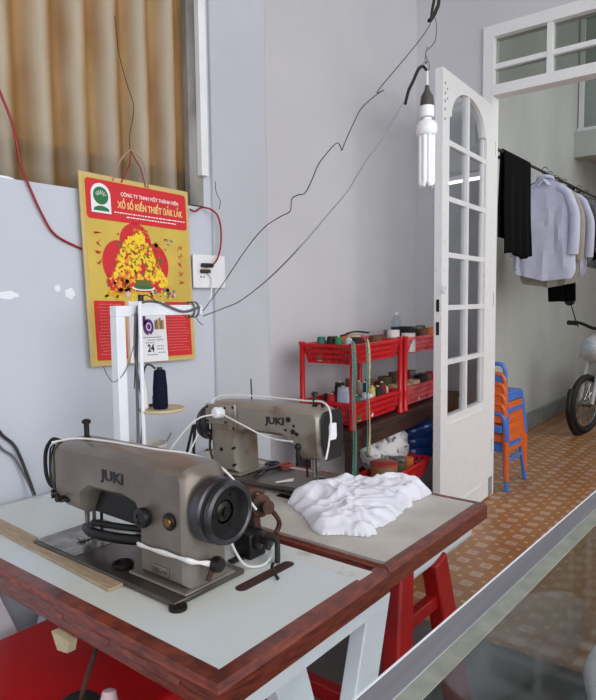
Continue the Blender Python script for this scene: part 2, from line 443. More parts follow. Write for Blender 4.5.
# ------------------------------------------------------------------ open white door leaf (hinged at the jamb, swung into the room)
def door_leaf():
    root = thing('door_1', None, None, (3.915, 1.50, 0)); root['kind'] = 'structure'
    a = V((3.058, 1.448, 0)); e = V((3.90, 1.492, 0)); u = (e-a).normalized(); Lf = .87; T = .042; v = V((0, 0, 1))
    # frame with arched glazing cut out, built as stiles, rails and an arch spandrel
    b = MB()
    def bx(s0, s1, z0, z1, t0=0, t1=T, tgt=b):
        n = V((0, 0, 1)).cross(u)  # towards +Y
        M = Matrix(((u.x, n.x, 0, a.x), (u.y, n.y, 0, a.y), (0, 0, 1, 0), (0, 0, 0, 1)))
        tgt.box(s0, s1, t0, t1, z0, z1, M)
    g0, g1 = .095, .69
    bx(0, g0, .02, 2.495); bx(g1, Lf, .02, 2.495); bx(g0, g1, .02, .655)
    n = V((0, 0, 1)).cross(u)
    # spandrel over the panes: arch with small shoulders
    mid = (g0+g1)/2; hw = (g1-g0)/2
    arch = []
    for i in range(25):
        t = pi*i/24
        arch.append((mid+(hw-.03)*cos(t), 2.275+.165*sin(t)))
    poly = [(g1, 2.495), (g0, 2.495), (g0, 2.262), (g0+.03, 2.262)]+arch[::-1][0:]+[(g1-.03, 2.262), (g1, 2.262)]
    # build the spandrel as strips, so that the outline stays clean
    xs = [g0, g0+.03]+[p[0] for p in arch[::-1]][1:-1]+[g1-.03, g1]
    zs = [2.262, 2.275]+[p[1] for p in arch[::-1]][1:-1]+[2.275, 2.262]
    for i in range(len(xs)-1):
        P = [(xs[i], zs[i]), (xs[i+1], zs[i+1]), (xs[i+1], 2.495), (xs[i], 2.495)]
        b.prism(P, a+n*T, u, v, T)
    b.use('white_worn')
    body = b.build('frame', 'white_worn', root, bevel=0)
    mb = MB()
    for z in (.955, 1.255, 1.54, 1.84, 2.135): bx(g0, g1, z-.014, z+.014, .006, T-.006, mb)
    bx(mid-.016, mid+.016, .655, 2.44, .004, T-.004, mb)
    # thin sash edge just inside the hinge side
    bx(g1-.035, g1-.018, .66, 2.26, .010, T-.01, mb)
    mb.build('glazing_bar', 'white_gloss', root)
    pg = MB(); bx(g0, g1, .655, 2.43, .019, .023, pg); pg.build('pane', 'pane_glass', root)
    bead = MB(); bx(g0+.02, g1-.02, .60, .612, -.004, 0, bead); bx(g0+.02, g1-.02, .12, .132, -.004, 0, bead)
    bead.build('moulding', 'white_worn', root)
    # mortice lock fore-end, keyhole slots on the free edge
    lk = MB()
    for z0, z1 in ((1.235, 1.30), (1.11, 1.18)): bx(-.003, .0, z0, z1, .012, .028, lk)
    lk.build('lock_plate', 'black_metal', root)
    ring = MB().torus(a+V((-.004, .0, 1.352))-n*.018+u*.0, n, .017, .005).build('door_pull', 'white_gloss', root)
    sc = MB()
    for z in (2.42, 2.37, 2.33, 2.29, 2.24): sc.cyl(a+u*.03+V((0, 0, z))-n*.002, a+u*.03+V((0, 0, z))+n*.002, .007, n=10)
    for z in (2.40, 2.35): sc.cyl(a+u*.06+V((0, 0, z))-n*.002, a+u*.06+V((0, 0, z))+n*.002, .006, n=10)
    sc.build('screw_hole', 'skirting_cement', root)
    hn = MB()
    for z in (.3, 1.25, 2.2): hn.cyl((3.912, 1.50, z), (3.912, 1.50, z+.09), .008, n=10)
    hn.build('hinge', 'steel', root)
    ft = MB(); bx(.80, Lf, .02, .14, -.003, 0, ft); ft.build('kick_stain', 'skirting_cement', root)
door_leaf()

# ------------------------------------------------------------------ SEWING TABLES
TZ = .75
def tree_table(x0, x1, y0, y1, root, top_m, border):
    """wood edged top, apron, splayed legs; all world coordinates"""
    e = .026
    b = MB().box(x0+e, x1-e, y0+e, y1-e, TZ-.04, TZ)
    t = b.build('tabletop', top_m, root)
    if border:
        q = MB()
        for bx in ((x0+e, x1-e, y1-.05, y1-e), (x1-.075, x1-e, y0+e, y1-.05)): q.box(*bx, TZ-.0002, TZ+.0006)
        q.build('painted_border', 'top_border', t)
    return root
t1 = thing('sewing_table', 'pale blue topped sewing table with red-brown varnished edge and white legs, nearest', 'sewing table', (.83, 1.15, 0))
x0, x1, y0, y1 = .585, 1.072, .615, 1.695
tree_table(x0, x1, y0, y1, t1, 'top_blue', True)
e = MB(); d = .026
def chamfer_edge(b, p0, p1, inward, w=.026, h=.05, ch=.009, m0=0, m1=0):
    # moulding along p0->p1, sloping outer chamfer
    p0, p1, i = V(p0), V(p1), V(inward)
    u = (p1-p0); L_ = u.length; u.normalize()
    poly = [(0, -h), (w, -h), (w, 0.0005), (ch, 0.0005), (0, -ch)]
    o = p0
    A = [b.bm.verts.new(o+i*a+u*a*m0+V((0, 0, z))) for a, z in poly]; Bq = [b.bm.verts.new(p1+i*a-u*a*m1+V((0, 0, z))) for a, z in poly]
    b.face(A[::-1]); b.face(Bq)
    for k in range(5): b.face([A[k], A[(k+1) % 5], Bq[(k+1) % 5], Bq[k]])
chamfer_edge(e, (x0, y0, TZ), (x0, y1, TZ), (1, 0, 0), .036, .043, m0=1); chamfer_edge(e, (x0, y0, TZ), (x1, y0, TZ), (0, 1, 0), .034, .043, m0=1)
e.build('edge_moulding', 'varnish', t1)
e = MB().box(x1-.004, x1, y0+.02, y1, TZ-.045, TZ+.001); e.build('rear_edge', 'varnish', t1)
w = MB()
for yy, ww, hh in ((1.02, .02, .03), (.88, .025, .05), (.78, .03, .06), (.70, .02, .03)):
    w = MB(); w.prism([(0, 0), (hh, .0), (hh*1.15, .011), (hh*.1, .011)], (x0-.0006, yy+hh, TZ-.026), (0, -1, 0), (0, 0, 1), .0005)
    w.build('worn_patch', 'varnish_worn', t1)
ap = MB().box(x0+.03, x1-.006, y0+.008, y0+.016, .675, TZ-.045); ap.build('apron', 'white_enamel', t1)
for i, (pa, pb) in enumerate((((1.068, .652, .70), (.85, .652, 0)), ((.815, .71, .70), (1.045, .71, 0)), ((1.035, 1.66, .70), (.80, 1.66, 0)), ((.64, 1.62, .70), (.90, 1.62, 0)))):
    MB().bar(pa, pb, .085, .035, up=(0, 1, 0)).build('leg', 'white_enamel', t1, bevel=.003)
MB().bar((.905, .69, .34), (.905, 1.64, .34), .03, .03).build('stretcher', 'white_enamel', t1)

t2 = thing('sewing_table', 'grey topped sewing table with varnished edge and red legs, beyond the pale blue one', 'sewing table', (1.34, 1.15, 0))
x0, x1, y0, y1 = 1.078, 1.602, .62, 1.695
tree_table(x0, x1, y0, y1, t2, 'top_grey', False)
e = MB(); chamfer_edge(e, (x0, y0, TZ), (x1, y0, TZ), (0, 1, 0), .024, .042, m0=.5, m1=1)
chamfer_edge(e, (x0, y0, TZ), (x0, y1, TZ), (1, 0, 0), .012, .042, m0=2); chamfer_edge(e, (x1, y0, TZ), (x1, y1, TZ), (-1, 0, 0), .024, .042, m0=1)
e.build('edge_moulding', 'varnish', t2)
MB().box(x0+.135, x1-.02, y0+.028, y0+.30, .652, TZ-.041).build('drawer', 'white_enamel', t2, bevel=.02, seg=4)
for pa, pb in (((1.19, .66, .70), (1.13, .645, 0)), ((1.36, .66, .67), (1.56, .645, 0)), ((1.165, 1.64, .70), (1.10, 1.66, 0)), ((1.33, 1.64, .70), (1.56, 1.66, 0))):
    MB().bar(pa, pb, .062, .045, up=(0, 1, 0), w1=.085).build('leg', 'red_paint', t2, bevel=.006)
MB().bar((1.15, .66, .56), (1.37, .66, .56), .025, .035).bar((1.135, .67, .38), (1.135, 1.65, .38), .03, .04).build('stretcher', 'red_paint', t2, bevel=.004)

# belt slots and inset plates (parts of the tables)
s = MB(); n = 10; P = []
a, bq = V((.835, .805)), V((.972, .803)); r = .013
P = [(bq.x+r*cos(t), bq.y+r*sin(t)) for t in [(-pi/2+pi*i/n) for i in range(n+1)]]+[(a.x+r*cos(t), a.y+r*sin(t)) for t in [(pi/2+pi*i/n) for i in range(n+1)]]
s.prism([(p[0], p[1]) for p in P], (0, 0, TZ-.001), (1, 0, 0), (0, 1, 0), .0022); s.build('belt_slot', 'slot_wood', t1)
MB().box(1.305, 1.33, 1.045, 1.12, TZ-.001, TZ+.0015).build('drawer_slot', 'black_metal', t2)

# ------------------------------------------------------------------ SEWING MACHINES (u along the arm from wheel to head, v towards the operator)
def machine(label, loc, rotz, body_m, front, cu_=.155, tilt=0, sx=1):
    R = thing('sewing_machine', label, 'sewing machine', loc, rotz); R.rotation_euler = (0, tilt, rotz); R.scale = (sx, 1, .955 if sx != 1 else 1)
    K = dict(world=False)
    # bed
    b = MB().box(0, .49, -.092, .092, .001, .012); b.build('bed', 'bed_metal', R, bevel=.003, **K)
    b = MB().box(.33, .487, -.085, .085, .0121, .0135); b.build('slide_plate', 'steel' if front else 'bed_metal', R, **K)
    # body silhouette: column + arm + head
    prof = [(.004, .012), (.004, .225), (.02, .245), (.12, .249), (.30, .246), (.43, .243), (.448, .236), (.458, .215), (.458, .125), (.446, .085), (.366, .083), (.354, .10), (.338, .130), (.31, .148), (cu_+.04, .151), (cu_+.008, .144), (cu_-.002, .126), (cu_, .012)]
    sv = .056
    b = MB()
    secs = [(-sv, .0), (-sv+.006, .006), (-sv+.014, .011), (-sv+.026, .0145), (0, .016), (sv-.026, .0145), (sv-.014, .011), (sv-.006, .006), (sv, 0)]
    # rounded cross-section: shrink the outline towards both faces
    cu = sum(p[0] for p in prof)/len(prof)
    import mathutils
    def offset(poly, d):
        out = []; n = len(poly)
        for i in range(n):
            p0, p1, p2 = V(poly[i-1]), V(poly[i]), V(poly[(i+1) % n])
            e1 = (p1-p0).normalized(); e2 = (p2-p1).normalized()
            n1 = V((e1.y, -e1.x)); n2 = V((e2.y, -e2.x)); m = (n1+n2)
            if m.length < 1e-6: m = n1
            m.normalize(); k = d/max(.45, m.dot(n1))
            out.append((p1+m*k)[:])
        return out
    rings = []
    for vv, g in secs:
        pr = offset(prof, (.016-g))
        rings.append([b.bm.verts.new((max(p[0], .002), vv*(.72 if (p[0] > .3 and p[1] < .11) else 1), max(p[1], .012))) for p in pr])
    for A, Bq in zip(rings, rings[1:]):
        for i in range(len(prof)):
            j = (i+1) % len(prof); b.face([A[i], A[j], Bq[j], Bq[i]])
    b.face(rings[0]); b.face(rings[-1][::-1])
    body = b.build('body', body_m, R, **K)
    # column foot flange
    MB().box(.0, cu_+.015, -.066, .066, .012, .018).build('foot_flange', body_m, R, bevel=.003, **K)
    # hand wheel
    hub = MB().lathe([(0, .030), (.018, .030), (.020, .022), (.044, .020), (.048, .004), (.052, .001), (.058, .004), (.060, .012), (.054, .018), (.054, .022), (.061, .028), (.0615, .048), (.050, .052), (.030, .056), (0, .056)], (-.058, 0, .163), (1, 0, 0), 44, close=False)
    wh = hub.build('hand_wheel', 'grey_wheel', R, **K)
    f = MB().lathe([(.0445, 0), (.0445, .002), (.022, .002), (.022, 0)], (-.0375, 0, .163), (-1, 0, 0), 36); f.build('wheel_web', 'black_metal', wh)
    f = MB().lathe([(.021, 0), (.021, .006), (.017, .009), (.009, .010), (.009, .016), (0, .017)], (-.030, 0, .163), (-1, 0, 0), 24)
    for k in range(3): f.cyl((-.036, .033*cos(k*2.1), .163+.033*sin(k*2.1)), (-.042, .033*cos(k*2.1), .163+.033*sin(k*2.1)), .004, n=10)
    f.build('wheel_knob', 'dark_steel', wh)
    MB().torus((-.0375, 0, .163), (1, 0, 0), .0555, .0035, 40).build('drive_belt_loop', 'black_rubber', wh)
    # needle bar, presser foot
    nb = MB().cyl((.395, .010, .05), (.395, .010, .09), .0055).cyl((.395, .010, .032), (.395, .010, .05), .007).cyl((.395, .010, .014), (.395, .010, .034), .0012); nb.build('needle_bar', 'steel', R, **K)
    pf = MB().cyl((.395, -.008, .026), (.395, -.008, .09), .0045).box(.385, .405, -.016, .028, .0145, .0165).box(.390, .400, -.012, .0, .0165, .034).box(.385, .405, .022, .034, .0165, .021); pf.build('presser_foot', 'steel', R, bevel=.001, **K)
    pb = MB().cyl((.372, -.012, .026), (.372, -.012, .088), .0035).build('knee_lift_rod', 'dark_steel', R, **K)
    # thread tension group on the head
    td = MB().lathe([(.013, 0), (.015, .003), (.005, .006), (.015, .009), (.013, .012), (.004, .013), (.005, .024), (.008, .026), (.008, .034), (0, .034)], (.415, .038, .118), (0, 1, 0), 20); td.build('tension_dial', 'dark_steel', R, **K)
    # post on the top of the head
    tp = MB().lathe([(.009, 0), (.009, .004), (.006, .006), (.006, .034), (.010, .036), (.010, .042), (.005, .045), (0, .045)], (.40, .0, .243), (0, 0, 1), 18); tp.build('presser_regulator', 'dark_steel', R, **K)
    # face plate on the head end
    MB().prism([(-.036, .09), (.036, .09), (.053, .14), (.052, .215), (.036, .236), (-.036, .236), (-.052, .215), (-.053, .14)], (.4595, 0, 0), (0, 1, 0), (0, 0, 1), .005).build('face_plate', 'cast_grey' if front else 'black_plastic', R, bevel=.0015, **K)
    return R, K

m1, K = machine('grey industrial sewing machine nearest, large black-rimmed wheel towards the aisle', (.792, .843, TZ), pi/2, 'cast_grey', True)
# front (operator) side of machine 1: v = +
g = MB().lathe([(.016, 0), (.017, .006), (.014, .009), (0, .009)], (.048, .055, .142), (0, 1, 0), 24).build('oil_window', 'black_metal', m1, **K)
MB().lathe([(.010, 0), (.009, .003), (0, .004)], (.048, .064, .142), (0, 1, 0), 20).build('sight_glass', 'brass', g)
MB().lathe([(.010, 0), (.010, .006), (.019, .007), (.020, .014), (.018, .021), (.010, .023), (.009, .020), (0, .020)], (.115, .055, .138), (0, 1, 0), 24).build('stitch_dial', 'black_plastic', m1, **K)
tx = MB(); text_bm(tx, 'JUKI', .030, (.226, .0568, .186), (-1, 0, 0), (0, 0, 1), 'black_plastic', squeeze=1.35, bold=.0008, shear=.0, ext=.001)
tx.build('maker_lettering', None, m1, **K)
bd = MB().box(.055, .105, .056, .0585, .030, .048).build('model_badge', 'steel', m1, bevel=.001, **K)
bt = MB(); text_bm(bt, 'DDL-555', .0095, (.080, .0588, .0355), (-1, 0, 0), (0, 0, 1), 'print_black', squeeze=1.1, ext=.0004); bt.build('badge_print', None, bd)
# white cloth tie along the reverse lever, knob on the wheel side
ti = MB(); pts = smooth_pts([(.148, .060, .076), (.11, .062, .077), (.05, .063, .080), (-.002, .060, .080), (-.012, .035, .070), (-.014, .010, .060)], 5)
top, bot = [], []
for i, p in enumerate(pts):
    wz = .0035+.0012*sin(i*.9)+.0012*i/len(pts)
    top.append(ti.bm.verts.new(p+V((0, 0, wz)))); bot.append(ti.bm.verts.new(p-V((0, 0, wz))))
for i in range(len(pts)-1): ti.face([top[i], top[i+1], bot[i+1], bot[i]])
o = ti.build('cloth_tie', 'cord_white', m1, **K); q = o.modifiers.new('S', 'SOLIDIFY'); q.thickness = .003
MB().lathe([(.006, 0), (.006, .010), (.014, .011), (.016, .018), (.013, .028), (0, .030)], (.0, .003, .058), (-1, 0, 0), 18).build('reverse_knob', 'dark_steel', m1, **K)
MB().tube([(-.006, .003, .055), (-.012, .012, .045), (-.010, .02, .03)], .005).build('reverse_lever', 'rust', m1, **K)
# black loop of tube at the head end, wire guides
MB().tube([(.455, .030, .235), (.485, .036, .236), (.505, .042, .205), (.500, .046, .155), (.478, .046, .130), (.452, .040, .128)], .0045, 8).build('oil_tube', 'black_rubber', m1, **K)
MB().tube([(.450, .050, .232), (.468, .052, .215), (.469, .053, .15), (.455, .045, .13)], .0022).tube([(.440, .056, .235), (.456, .058, .20), (.456, .058, .15), (.446, .052, .13)], .002).build('thread_guide', 'dark_steel', m1, **K)
MB().lathe([(.007, 0), (.007, .012), (.010, .013), (.010, .026), (0, .027)], (.440, .040, .120), (.5, 1, 0), 18).build('tension_post', 'dark_steel', m1, **K)
# dark underside linkage between column and head
MB().box(.17, .36, -.03, .012, .085, .15).tube([(.16, .0, .06), (.25, .02, .05), (.34, .03, .045), (.40, .01, .04)], .012).tube([(.16, -.02, .075), (.26, .01, .07), (.36, .02, .062)], .008).build('underarm_linkage', 'black_metal', m1, bevel=.006, **K)
MB().lathe([(.020, 0), (.022, .003), (.022, .009), (.017, .010), (.017, .004), (0, .004)], (.205, .052, .013), (0, 0, 1), 24).build('bobbin_cap', 'dark_steel', m1, **K)
MB().lathe([(.017, 0), (.017, .006), (.014, .008), (0, .010)], (-.002, .086, .0), (0, 0, 1), 24).build('bed_hinge_cap', 'dark_steel', m1, **K)

m2, K = machine('grey industrial sewing machine with black end plate, set back to back beyond the nearer one', (1.398, 1.428, TZ+.004), -pi/2+rad(2), 'cast_grey_pale', False, .132, -rad(1.8), .945)
MB().box(.0, .100, -.063, -.055, .172, .238).box(.101, .134, -.064, -.055, .155, .242).build('cover_plate', 'cast_grey_pale', m2, bevel=.003, **K)
def scr(u_, w_, v0, r_): MB().cyl((u_, v0, w_), (u_, v0+.012, w_), r_, n=12).build('screw', 'black_metal', m2, **K)
for u_, w_ in ((.010, .228), (.010, .182), (.090, .228), (.090, .182), (.125, .165), (.125, .232), (.118, .10), (.118, .045)): scr(u_, w_, -.0665, .004)
for u_, w_, r_ in ((.342, .208, .008), (.362, .190, .004), (.358, .172, .008), (.372, .166, .006), (.33, .175, .004), (.06, .09, .006)): scr(u_, w_, -.0585, r_)
tx = MB(); text_bm(tx, 'JUKI', .030, (.290, -.0568, .190), (1, 0, 0), (0, 0, 1), 'black_plastic', squeeze=1.3, bold=.001, ext=.001); tx.build('maker_lettering', None, m2, **K)
MB().prism([(-.022, .150), (.010, .148), (.014, .158), (.014, .196), (-.018, .200), (-.024, .19)], (.4650, 0, 0), (0, 1, 0), (0, 0, 1), .0015).build('end_badge', 'cal_white', m2, **K)
MB().lathe([(.0, -.001), (.013, 0), (.018, .004), (.018, .030), (.012, .036), (0, .037)], (.075, -.062, .212), (0, -1, .15), 24).build('white_reel', 'lamp_white', m2, **K)
MB().tube([(.372, -.052, .125), (.372, -.056, .10), (.373, -.054, .075)], .006).ball((.372, -.052, .128), .011).box(.366, .378, -.06, -.048, .07, .082).build('lifting_lever', 'black_metal', m2, **K)
MB().cyl((.13, .02, .246), (.13, .02, .315), .0022, n=8).build('thread_pin', 'dark_steel', m2, **K)
MB().cyl((.43, 0, .243), (.43, 0, .262), .006).build('thread_pin', 'dark_steel', m2, **K)
MB().tube([(-.060, -.056, .163), (-.065, -.062, .08), (-.066, -.064, .0)], .005).tube([(-.060, .052, .14), (-.062, .045, .07), (-.063, .04, .0)], .005).build('drive_belt', 'black_rubber', m2, **K)
MB().ball((.0, -.05, .135), .013).tube([(.0, -.045, .13), (.0, -.05, .09), (.01, -.05, .05)], .004).build('tension_bracket', 'dark_steel', m2, **K)
# bobbin winder between the machines (rusty), and the black one by the belt slot
bw = thing('bobbin_winder', 'rusty brown bobbin winder between the two machines, behind the near wheel', 'bobbin winder', (1.02, .95, TZ))
MB().box(.985, 1.065, .925, .985, TZ+.001, TZ+.012).bar((1.03, .955, TZ+.01), (1.04, .97, TZ+.10), .025, .035).build('bracket', 'rust', bw, bevel=.004)
MB().lathe([(.010, 0), (.026, .004), (.026, .012), (.010, .016), (.010, .03), (.016, .032), (.016, .038), (0, .04)], (1.03, .935, TZ+.085), (-.2, -1, .1), 22).build('winder_wheel', 'rust', bw)
MB().tube([(1.04, .96, TZ+.09), (1.06, .93, TZ+.07), (1.06, .90, TZ+.045), (1.03, .885, TZ+.03)], .006).tube([(1.0, .97, TZ+.09), (1.03, .965, TZ+.115), (1.07, .955, TZ+.10)], .005).build('lever', 'rust', bw)
MB().box(1.01, 1.05, .955, 1.0, TZ+.085, TZ+.12).build('bobbin_case', 'rust', bw, bevel=.008)
bw = thing('bobbin_winder', 'black bobbin winder standing at the end of the belt slot by the near wheel', 'bobbin winder', (.955, .875, TZ))
MB().box(.935, .985, .875, .925, TZ+.001, TZ+.055).box(.90, 1.02, .89, .91, TZ+.001, TZ+.008).build('bracket', 'black_metal', bw, bevel=.006)
MB().lathe([(.008, 0), (.021, .003), (.021, .010), (.008, .013), (.008, .026), (.017, .028), (.017, .033), (0, .035)], (.962, .880, TZ+.04), (.25, -1, -.1), 22).build('winder_wheel', 'dark_steel', bw)
MB().tube([(.965, .86, TZ+.05), (.972, .835, TZ+.045), (.965, .825, TZ+.02), (.958, .82, TZ+.003)], .006).build('belt_arm', 'black_rubber', bw)
# slanted pin in the slot
tag(MB().tube([(.915, .795, TZ+.024), (.905, .788, TZ+.018), (.902, .770, TZ+.002)], .0035).build('bent_pin', 'dark_steel'), 'small bent metal pin standing at the dark belt slot', 'pin')
# wooden ruler strip in front of machine 1
rl = MB().prism([(.0, 0), (.040, 0), (.040, .69), (.0, .69)], (.668, .995, TZ+.001), (1, 0, 0), (.045, 1, 0), .006)
tag(rl.build('wooden_strip', 'ruler_wood', bevel=.001), 'pale wooden strip lying along the front of the near machine', 'wooden strip')
# --- cords of the machines
def cord(name, pts, r, m, label, cat='cord', n=6, group=None, par=None):
    if par is not None:
        o = MB().tube(pts, r, n).build('cord' if cat == 'cord' else name, m, par); o['label'] = label; return o
    return tag(MB().tube(pts, r, n).build(name, m), label, cat, group)
cord('white_cord', [(.742, 1.305, .985), (.772, 1.25, .996), (.79, 1.15, .9985), (.80, 1.02, .999), (.83, .93, .993), (.87, .88, .96), (.95, .87, .86)], .0026, 'cord_white', 'thin white cord lying along the top of the near machine arm', par=m1)
cord('white_cord', [(1.32, 1.352, .957), (1.27, 1.40, .945), (1.22, 1.45, .87), (1.17, 1.50, .756)], .0026, 'cord_white', 'thin white cord falling left from the white reel on the far machine', par=m2)
cord('white_cord', [(1.32, 1.335, .957), (1.32, 1.26, .936), (1.33, 1.17, .908), (1.335, 1.08, .906)], .0026, 'cord_white', 'thin white cord drooping right from the white reel on the far machine', par=m2)
cord('white_cord', [(1.30, 1.43, .89), (1.25, 1.42, .84), (1.19, 1.44, .760)], .0024, 'cord_white', 'thin white cord hanging beside the far machine column', par=m2)
cord('loose_cable', [(1.14, 1.20, .754), (1.19, 1.17, .757), (1.20, 1.10, .757), (1.15, 1.08, .754)], .0026, 'cord_white', 'loose white cord loop on the grey tabletop between the machines')
cord('white_cord', [(.90, .90, .80), (.90, .86, .76), (.93, .835, .755), (.97, .845, .765), (.99, .87, .79)], .0028, 'cord_white', 'white cord loop curling under the near hand wheel', par=m1)
import mathutils
def on2(u_, v_, w_):
    return (Matrix.Translation((1.398, 1.428, TZ+.004)) @ Euler((0, -rad(1.8), -pi/2+rad(2))).to_matrix().to_4x4() @ Matrix.Diagonal(V((.945, 1, .955, 1))) @ V((u_, v_, w_)))[:]
cord('white_cord', [on2(.0, -.045, .15), on2(.01, -.05, .23), on2(.05, -.03, .262), on2(.2, 0, .262), on2(.36, 0, .258), on2(.44, -.01, .258), on2(.478, -.03, .225), on2(.476, -.04, .15), on2(.470, -.05, .10)], .0028, 'cord_white', 'white cord running over the far machine arm and down its black end plate', par=m2)
cord('drive_cord', [on2(-.066, -.058, .16), on2(-.085, -.07, .08), on2(-.10, -.075, .002)], .005, 'black_rubber', 'black drive belt slanting down from the far machine wheel', 'belt', par=m2)

# scissors lying on the far machine bed
sx = thing('scissors', 'pair of scissors with one black and one red loop on the far machine bed', 'scissors', on2(.18, .05, .014))
p = on2
MB().torus(p(.150, .085, .020), (0, .1, 1), .020, .005, 24).build('loop', 'black_plastic', sx)
MB().torus(p(.205, .090, .020), (0, .1, 1), .022, .005, 24).build('loop', 'scissor_red', sx)
MB().bar(p(.155, .066, .020), p(.195, -.055, .017), .012, .003, w1=.004).build('blade', 'dark_steel', sx)
MB().bar(p(.198, .068, .024), p(.172, -.055, .021), .012, .003, w1=.004).build('blade', 'dark_steel', sx)
# small white oddment and tweezers on the bed
tag(MB().bar(p(.30, -.075, .017), p(.325, -.02, .017), .004, .003).bar(p(.30, -.075, .017), p(.335, -.035, .017), .004, .003).build('tweezers', 'cord_white'), 'small pale tweezers lying on the far machine bed', 'tweezers')

# ------------------------------------------------------------------ crumpled white garment
def garment():
    out = [(1.262, 1.045), (1.235, .985), (1.195, .93), (1.148, .872), (1.14, .835), (1.172, .80), (1.19, .742), (1.225, .735), (1.25, .755), (1.33, .748), (1.41, .768), (1.452, .758), (1.47, .785), (1.52, .772), (1.585, .775), (1.63, .82), (1.635, .875), (1.60, .92), (1.53, .965), (1.49, 1.02), (1.44, 1.02), (1.37, 1.03), (1.31, 1.05)]
    P = [V((a, b)) for a, b in out]
    def inside(p):
        c = False; j = len(P)-1
        for i in range(len(P)):
            a, b = P[i], P[j]
            if (a.y > p.y) != (b.y > p.y) and p.x < (b.x-a.x)*(p.y-a.y)/(b.y-a.y)+a.x: c = not c
            j = i
        return c
    def dist(p):
        d = 9
        for i in range(len(P)):
            a, b = P[i-1], P[i]; ab = b-a; t = max(0, min(1, (p-a).dot(ab)/ab.length_squared)); d = min(d, (a+ab*t-p).length)
        return d
    NZ = mathutils.noise
    def ridge(x, y, s, o):
        return 1-abs(NZ.noise(V((x*s, y*s, o))))*2.2
    b = MB(); st = .0055; g = {}
    x = 1.10
    nx, ny = int(.56/st), int(.38/st)
    for i in range(nx):
        for j in range(ny):
            q = V((1.10+i*st, .715+j*st))
            if not inside(q): continue
            d = dist(q)
            env = min(1, d/.030)**.7
            # long creases running roughly along the diagonal, domain-warped
            wx = q.x+.05*NZ.noise(V((q.x*7, q.y*7, 3))); wy = q.y+.05*NZ.noise(V((q.x*7, q.y*7, 9)))
            a = -.95; rx = wx*cos(a)+wy*sin(a); ry = -wx*sin(a)+wy*cos(a)
            f1 = ridge(rx*.55, ry*1.9, 9, 1.3); f2 = ridge(rx*.7, ry*1.4, 19, 4.1); f3 = ridge(wx, wy, 34, 7.7)
            big = .5+.5*NZ.noise(V((q.x*5, q.y*5, 12)))
            hill = math.exp(-((q.x-1.42)**2/.045+(q.y-.92)**2/.016))
            z = env*(.004+.016*hill+.020*max(0, f1)**1.2*(.4+big)+.013*max(0, f2)**1.3+.006*max(-.3, f3)+.0022*ridge(wx*.7, wy, 60, 2.2))
            lx = max(0, min(1, (q.x-1.262)/.03))*max(0, min(1, (1.50-q.x)/.03))*max(0, min(1, (q.y-.958)/.03)); z = z*(1-.55*lx)+.031*lx
            g[i, j] = b.bm.verts.new((q.x+.006*NZ.noise(V((q.x*22, q.y*22, 1))), q.y+.006*NZ.noise(V((q.x*22, q.y*22, 5))), TZ+.0025+z))
    for (i, j), v0 in g.items():
        if (i+1, j) in g and (i, j+1) in g and (i+1, j+1) in g: b.face([v0, g[i+1, j], g[i+1, j+1], g[i, j+1]])
    loose = [v for v in b.bm.verts if not v.link_faces]
    bmesh.ops.delete(b.bm, geom=loose, context='VERTS')
    # turn the rim down onto the table
    rim = [e_ for e_ in b.bm.edges if len(e_.link_faces) == 1]
    r = bmesh.ops.extrude_edge_only(b.bm, edges=rim)
    for v_ in [q for q in r['geom'] if isinstance(q, bmesh.types.BMVert)]: v_.co.z = TZ+.0015
    o = b.build('white_garment', 'white_cloth')
    me = o.data; me.polygons.foreach_set('use_smooth', [True]*len(me.polygons))
    s_ = o.modifiers.new('Sub', 'SUBSURF'); s_.levels = 1; s_.render_levels = 1
    return tag(o, 'crumpled white garment heaped on the grey table by the far machine', 'garment')
garment()

# ------------------------------------------------------------------ thread stand of white square tube, spool tray
st = thing('lamp_post', 'white square tube post with a level arm between the two machines', 'post', (1.035, 1.45, TZ))
MB().box(1.018, 1.048, 1.435, 1.465, TZ+.001, 1.262).build('upright', 'white_enamel', st, bevel=.002)
MB().box(1.018, 1.335, 1.435, 1.465, 1.262, 1.292).build('arm', 'white_enamel', st, bevel=.002)
MB().box(1.335, 1.337, 1.441, 1.459, 1.268, 1.286).build('arm_end', 'black_metal', st)
ts = thing('thread_stand', 'thin white thread stand rod with a round tray, beside the white post', 'thread stand', (1.105, 1.43, TZ))
MB().cyl((1.078, 1.41, TZ+.004), (1.078, 1.41, 1.315), .006, n=12).build('rod', 'white_enamel', ts)
MB().lathe([(.03, 0), (.03, .004), (.01, .008), (0, .008)], (1.095, 1.41, TZ+.001)).build('foot', 'white_enamel', ts)
MB().lathe([(.004, 0), (.062, .001), (.066, .006), (.064, .010), (0, .008)], (1.14, 1.405, .988), (0, 0, 1), 30).build('tray', 'cream', ts)
MB().cyl((1.14, 1.44, 1.0), (1.14, 1.44, 1.03), .004).bar((1.09, 1.44, 1.003), (1.18, 1.45, 1.003), .01, .006).build('clamp', 'rust', ts)
MB().tube([(1.065, 1.43, 1.06), (1.080, 1.41, 1.305), (1.14, 1.41, 1.30)], .0015).cyl((1.078, 1.405, 1.305), (1.078, 1.405, 1.322), .008).build('thread_hook', 'dark_steel', ts)
sp = thing('thread_cone', 'tall navy blue thread cone standing on the round tray', 'thread cone', (1.155, 1.395, .998))
MB().lathe([(.019, 0), (.0215, .004), (.0205, .06), (.0165, .108), (.012, .111), (0, .111)], (1.128, 1.395, .999), (0, 0, 1), 26).build('thread', 'navy_thread', sp)
MB().lathe([(.008, 0), (.008, .118), (.006, .118), (.006, .1)], (1.128, 1.395, .999), (0, 0, 1), 14).build('core', 'black_plastic', sp)
sp = thing('thread_cone', 'small white and beige thread reel behind the navy cone on the tray', 'thread cone', (1.125, 1.425, .998))
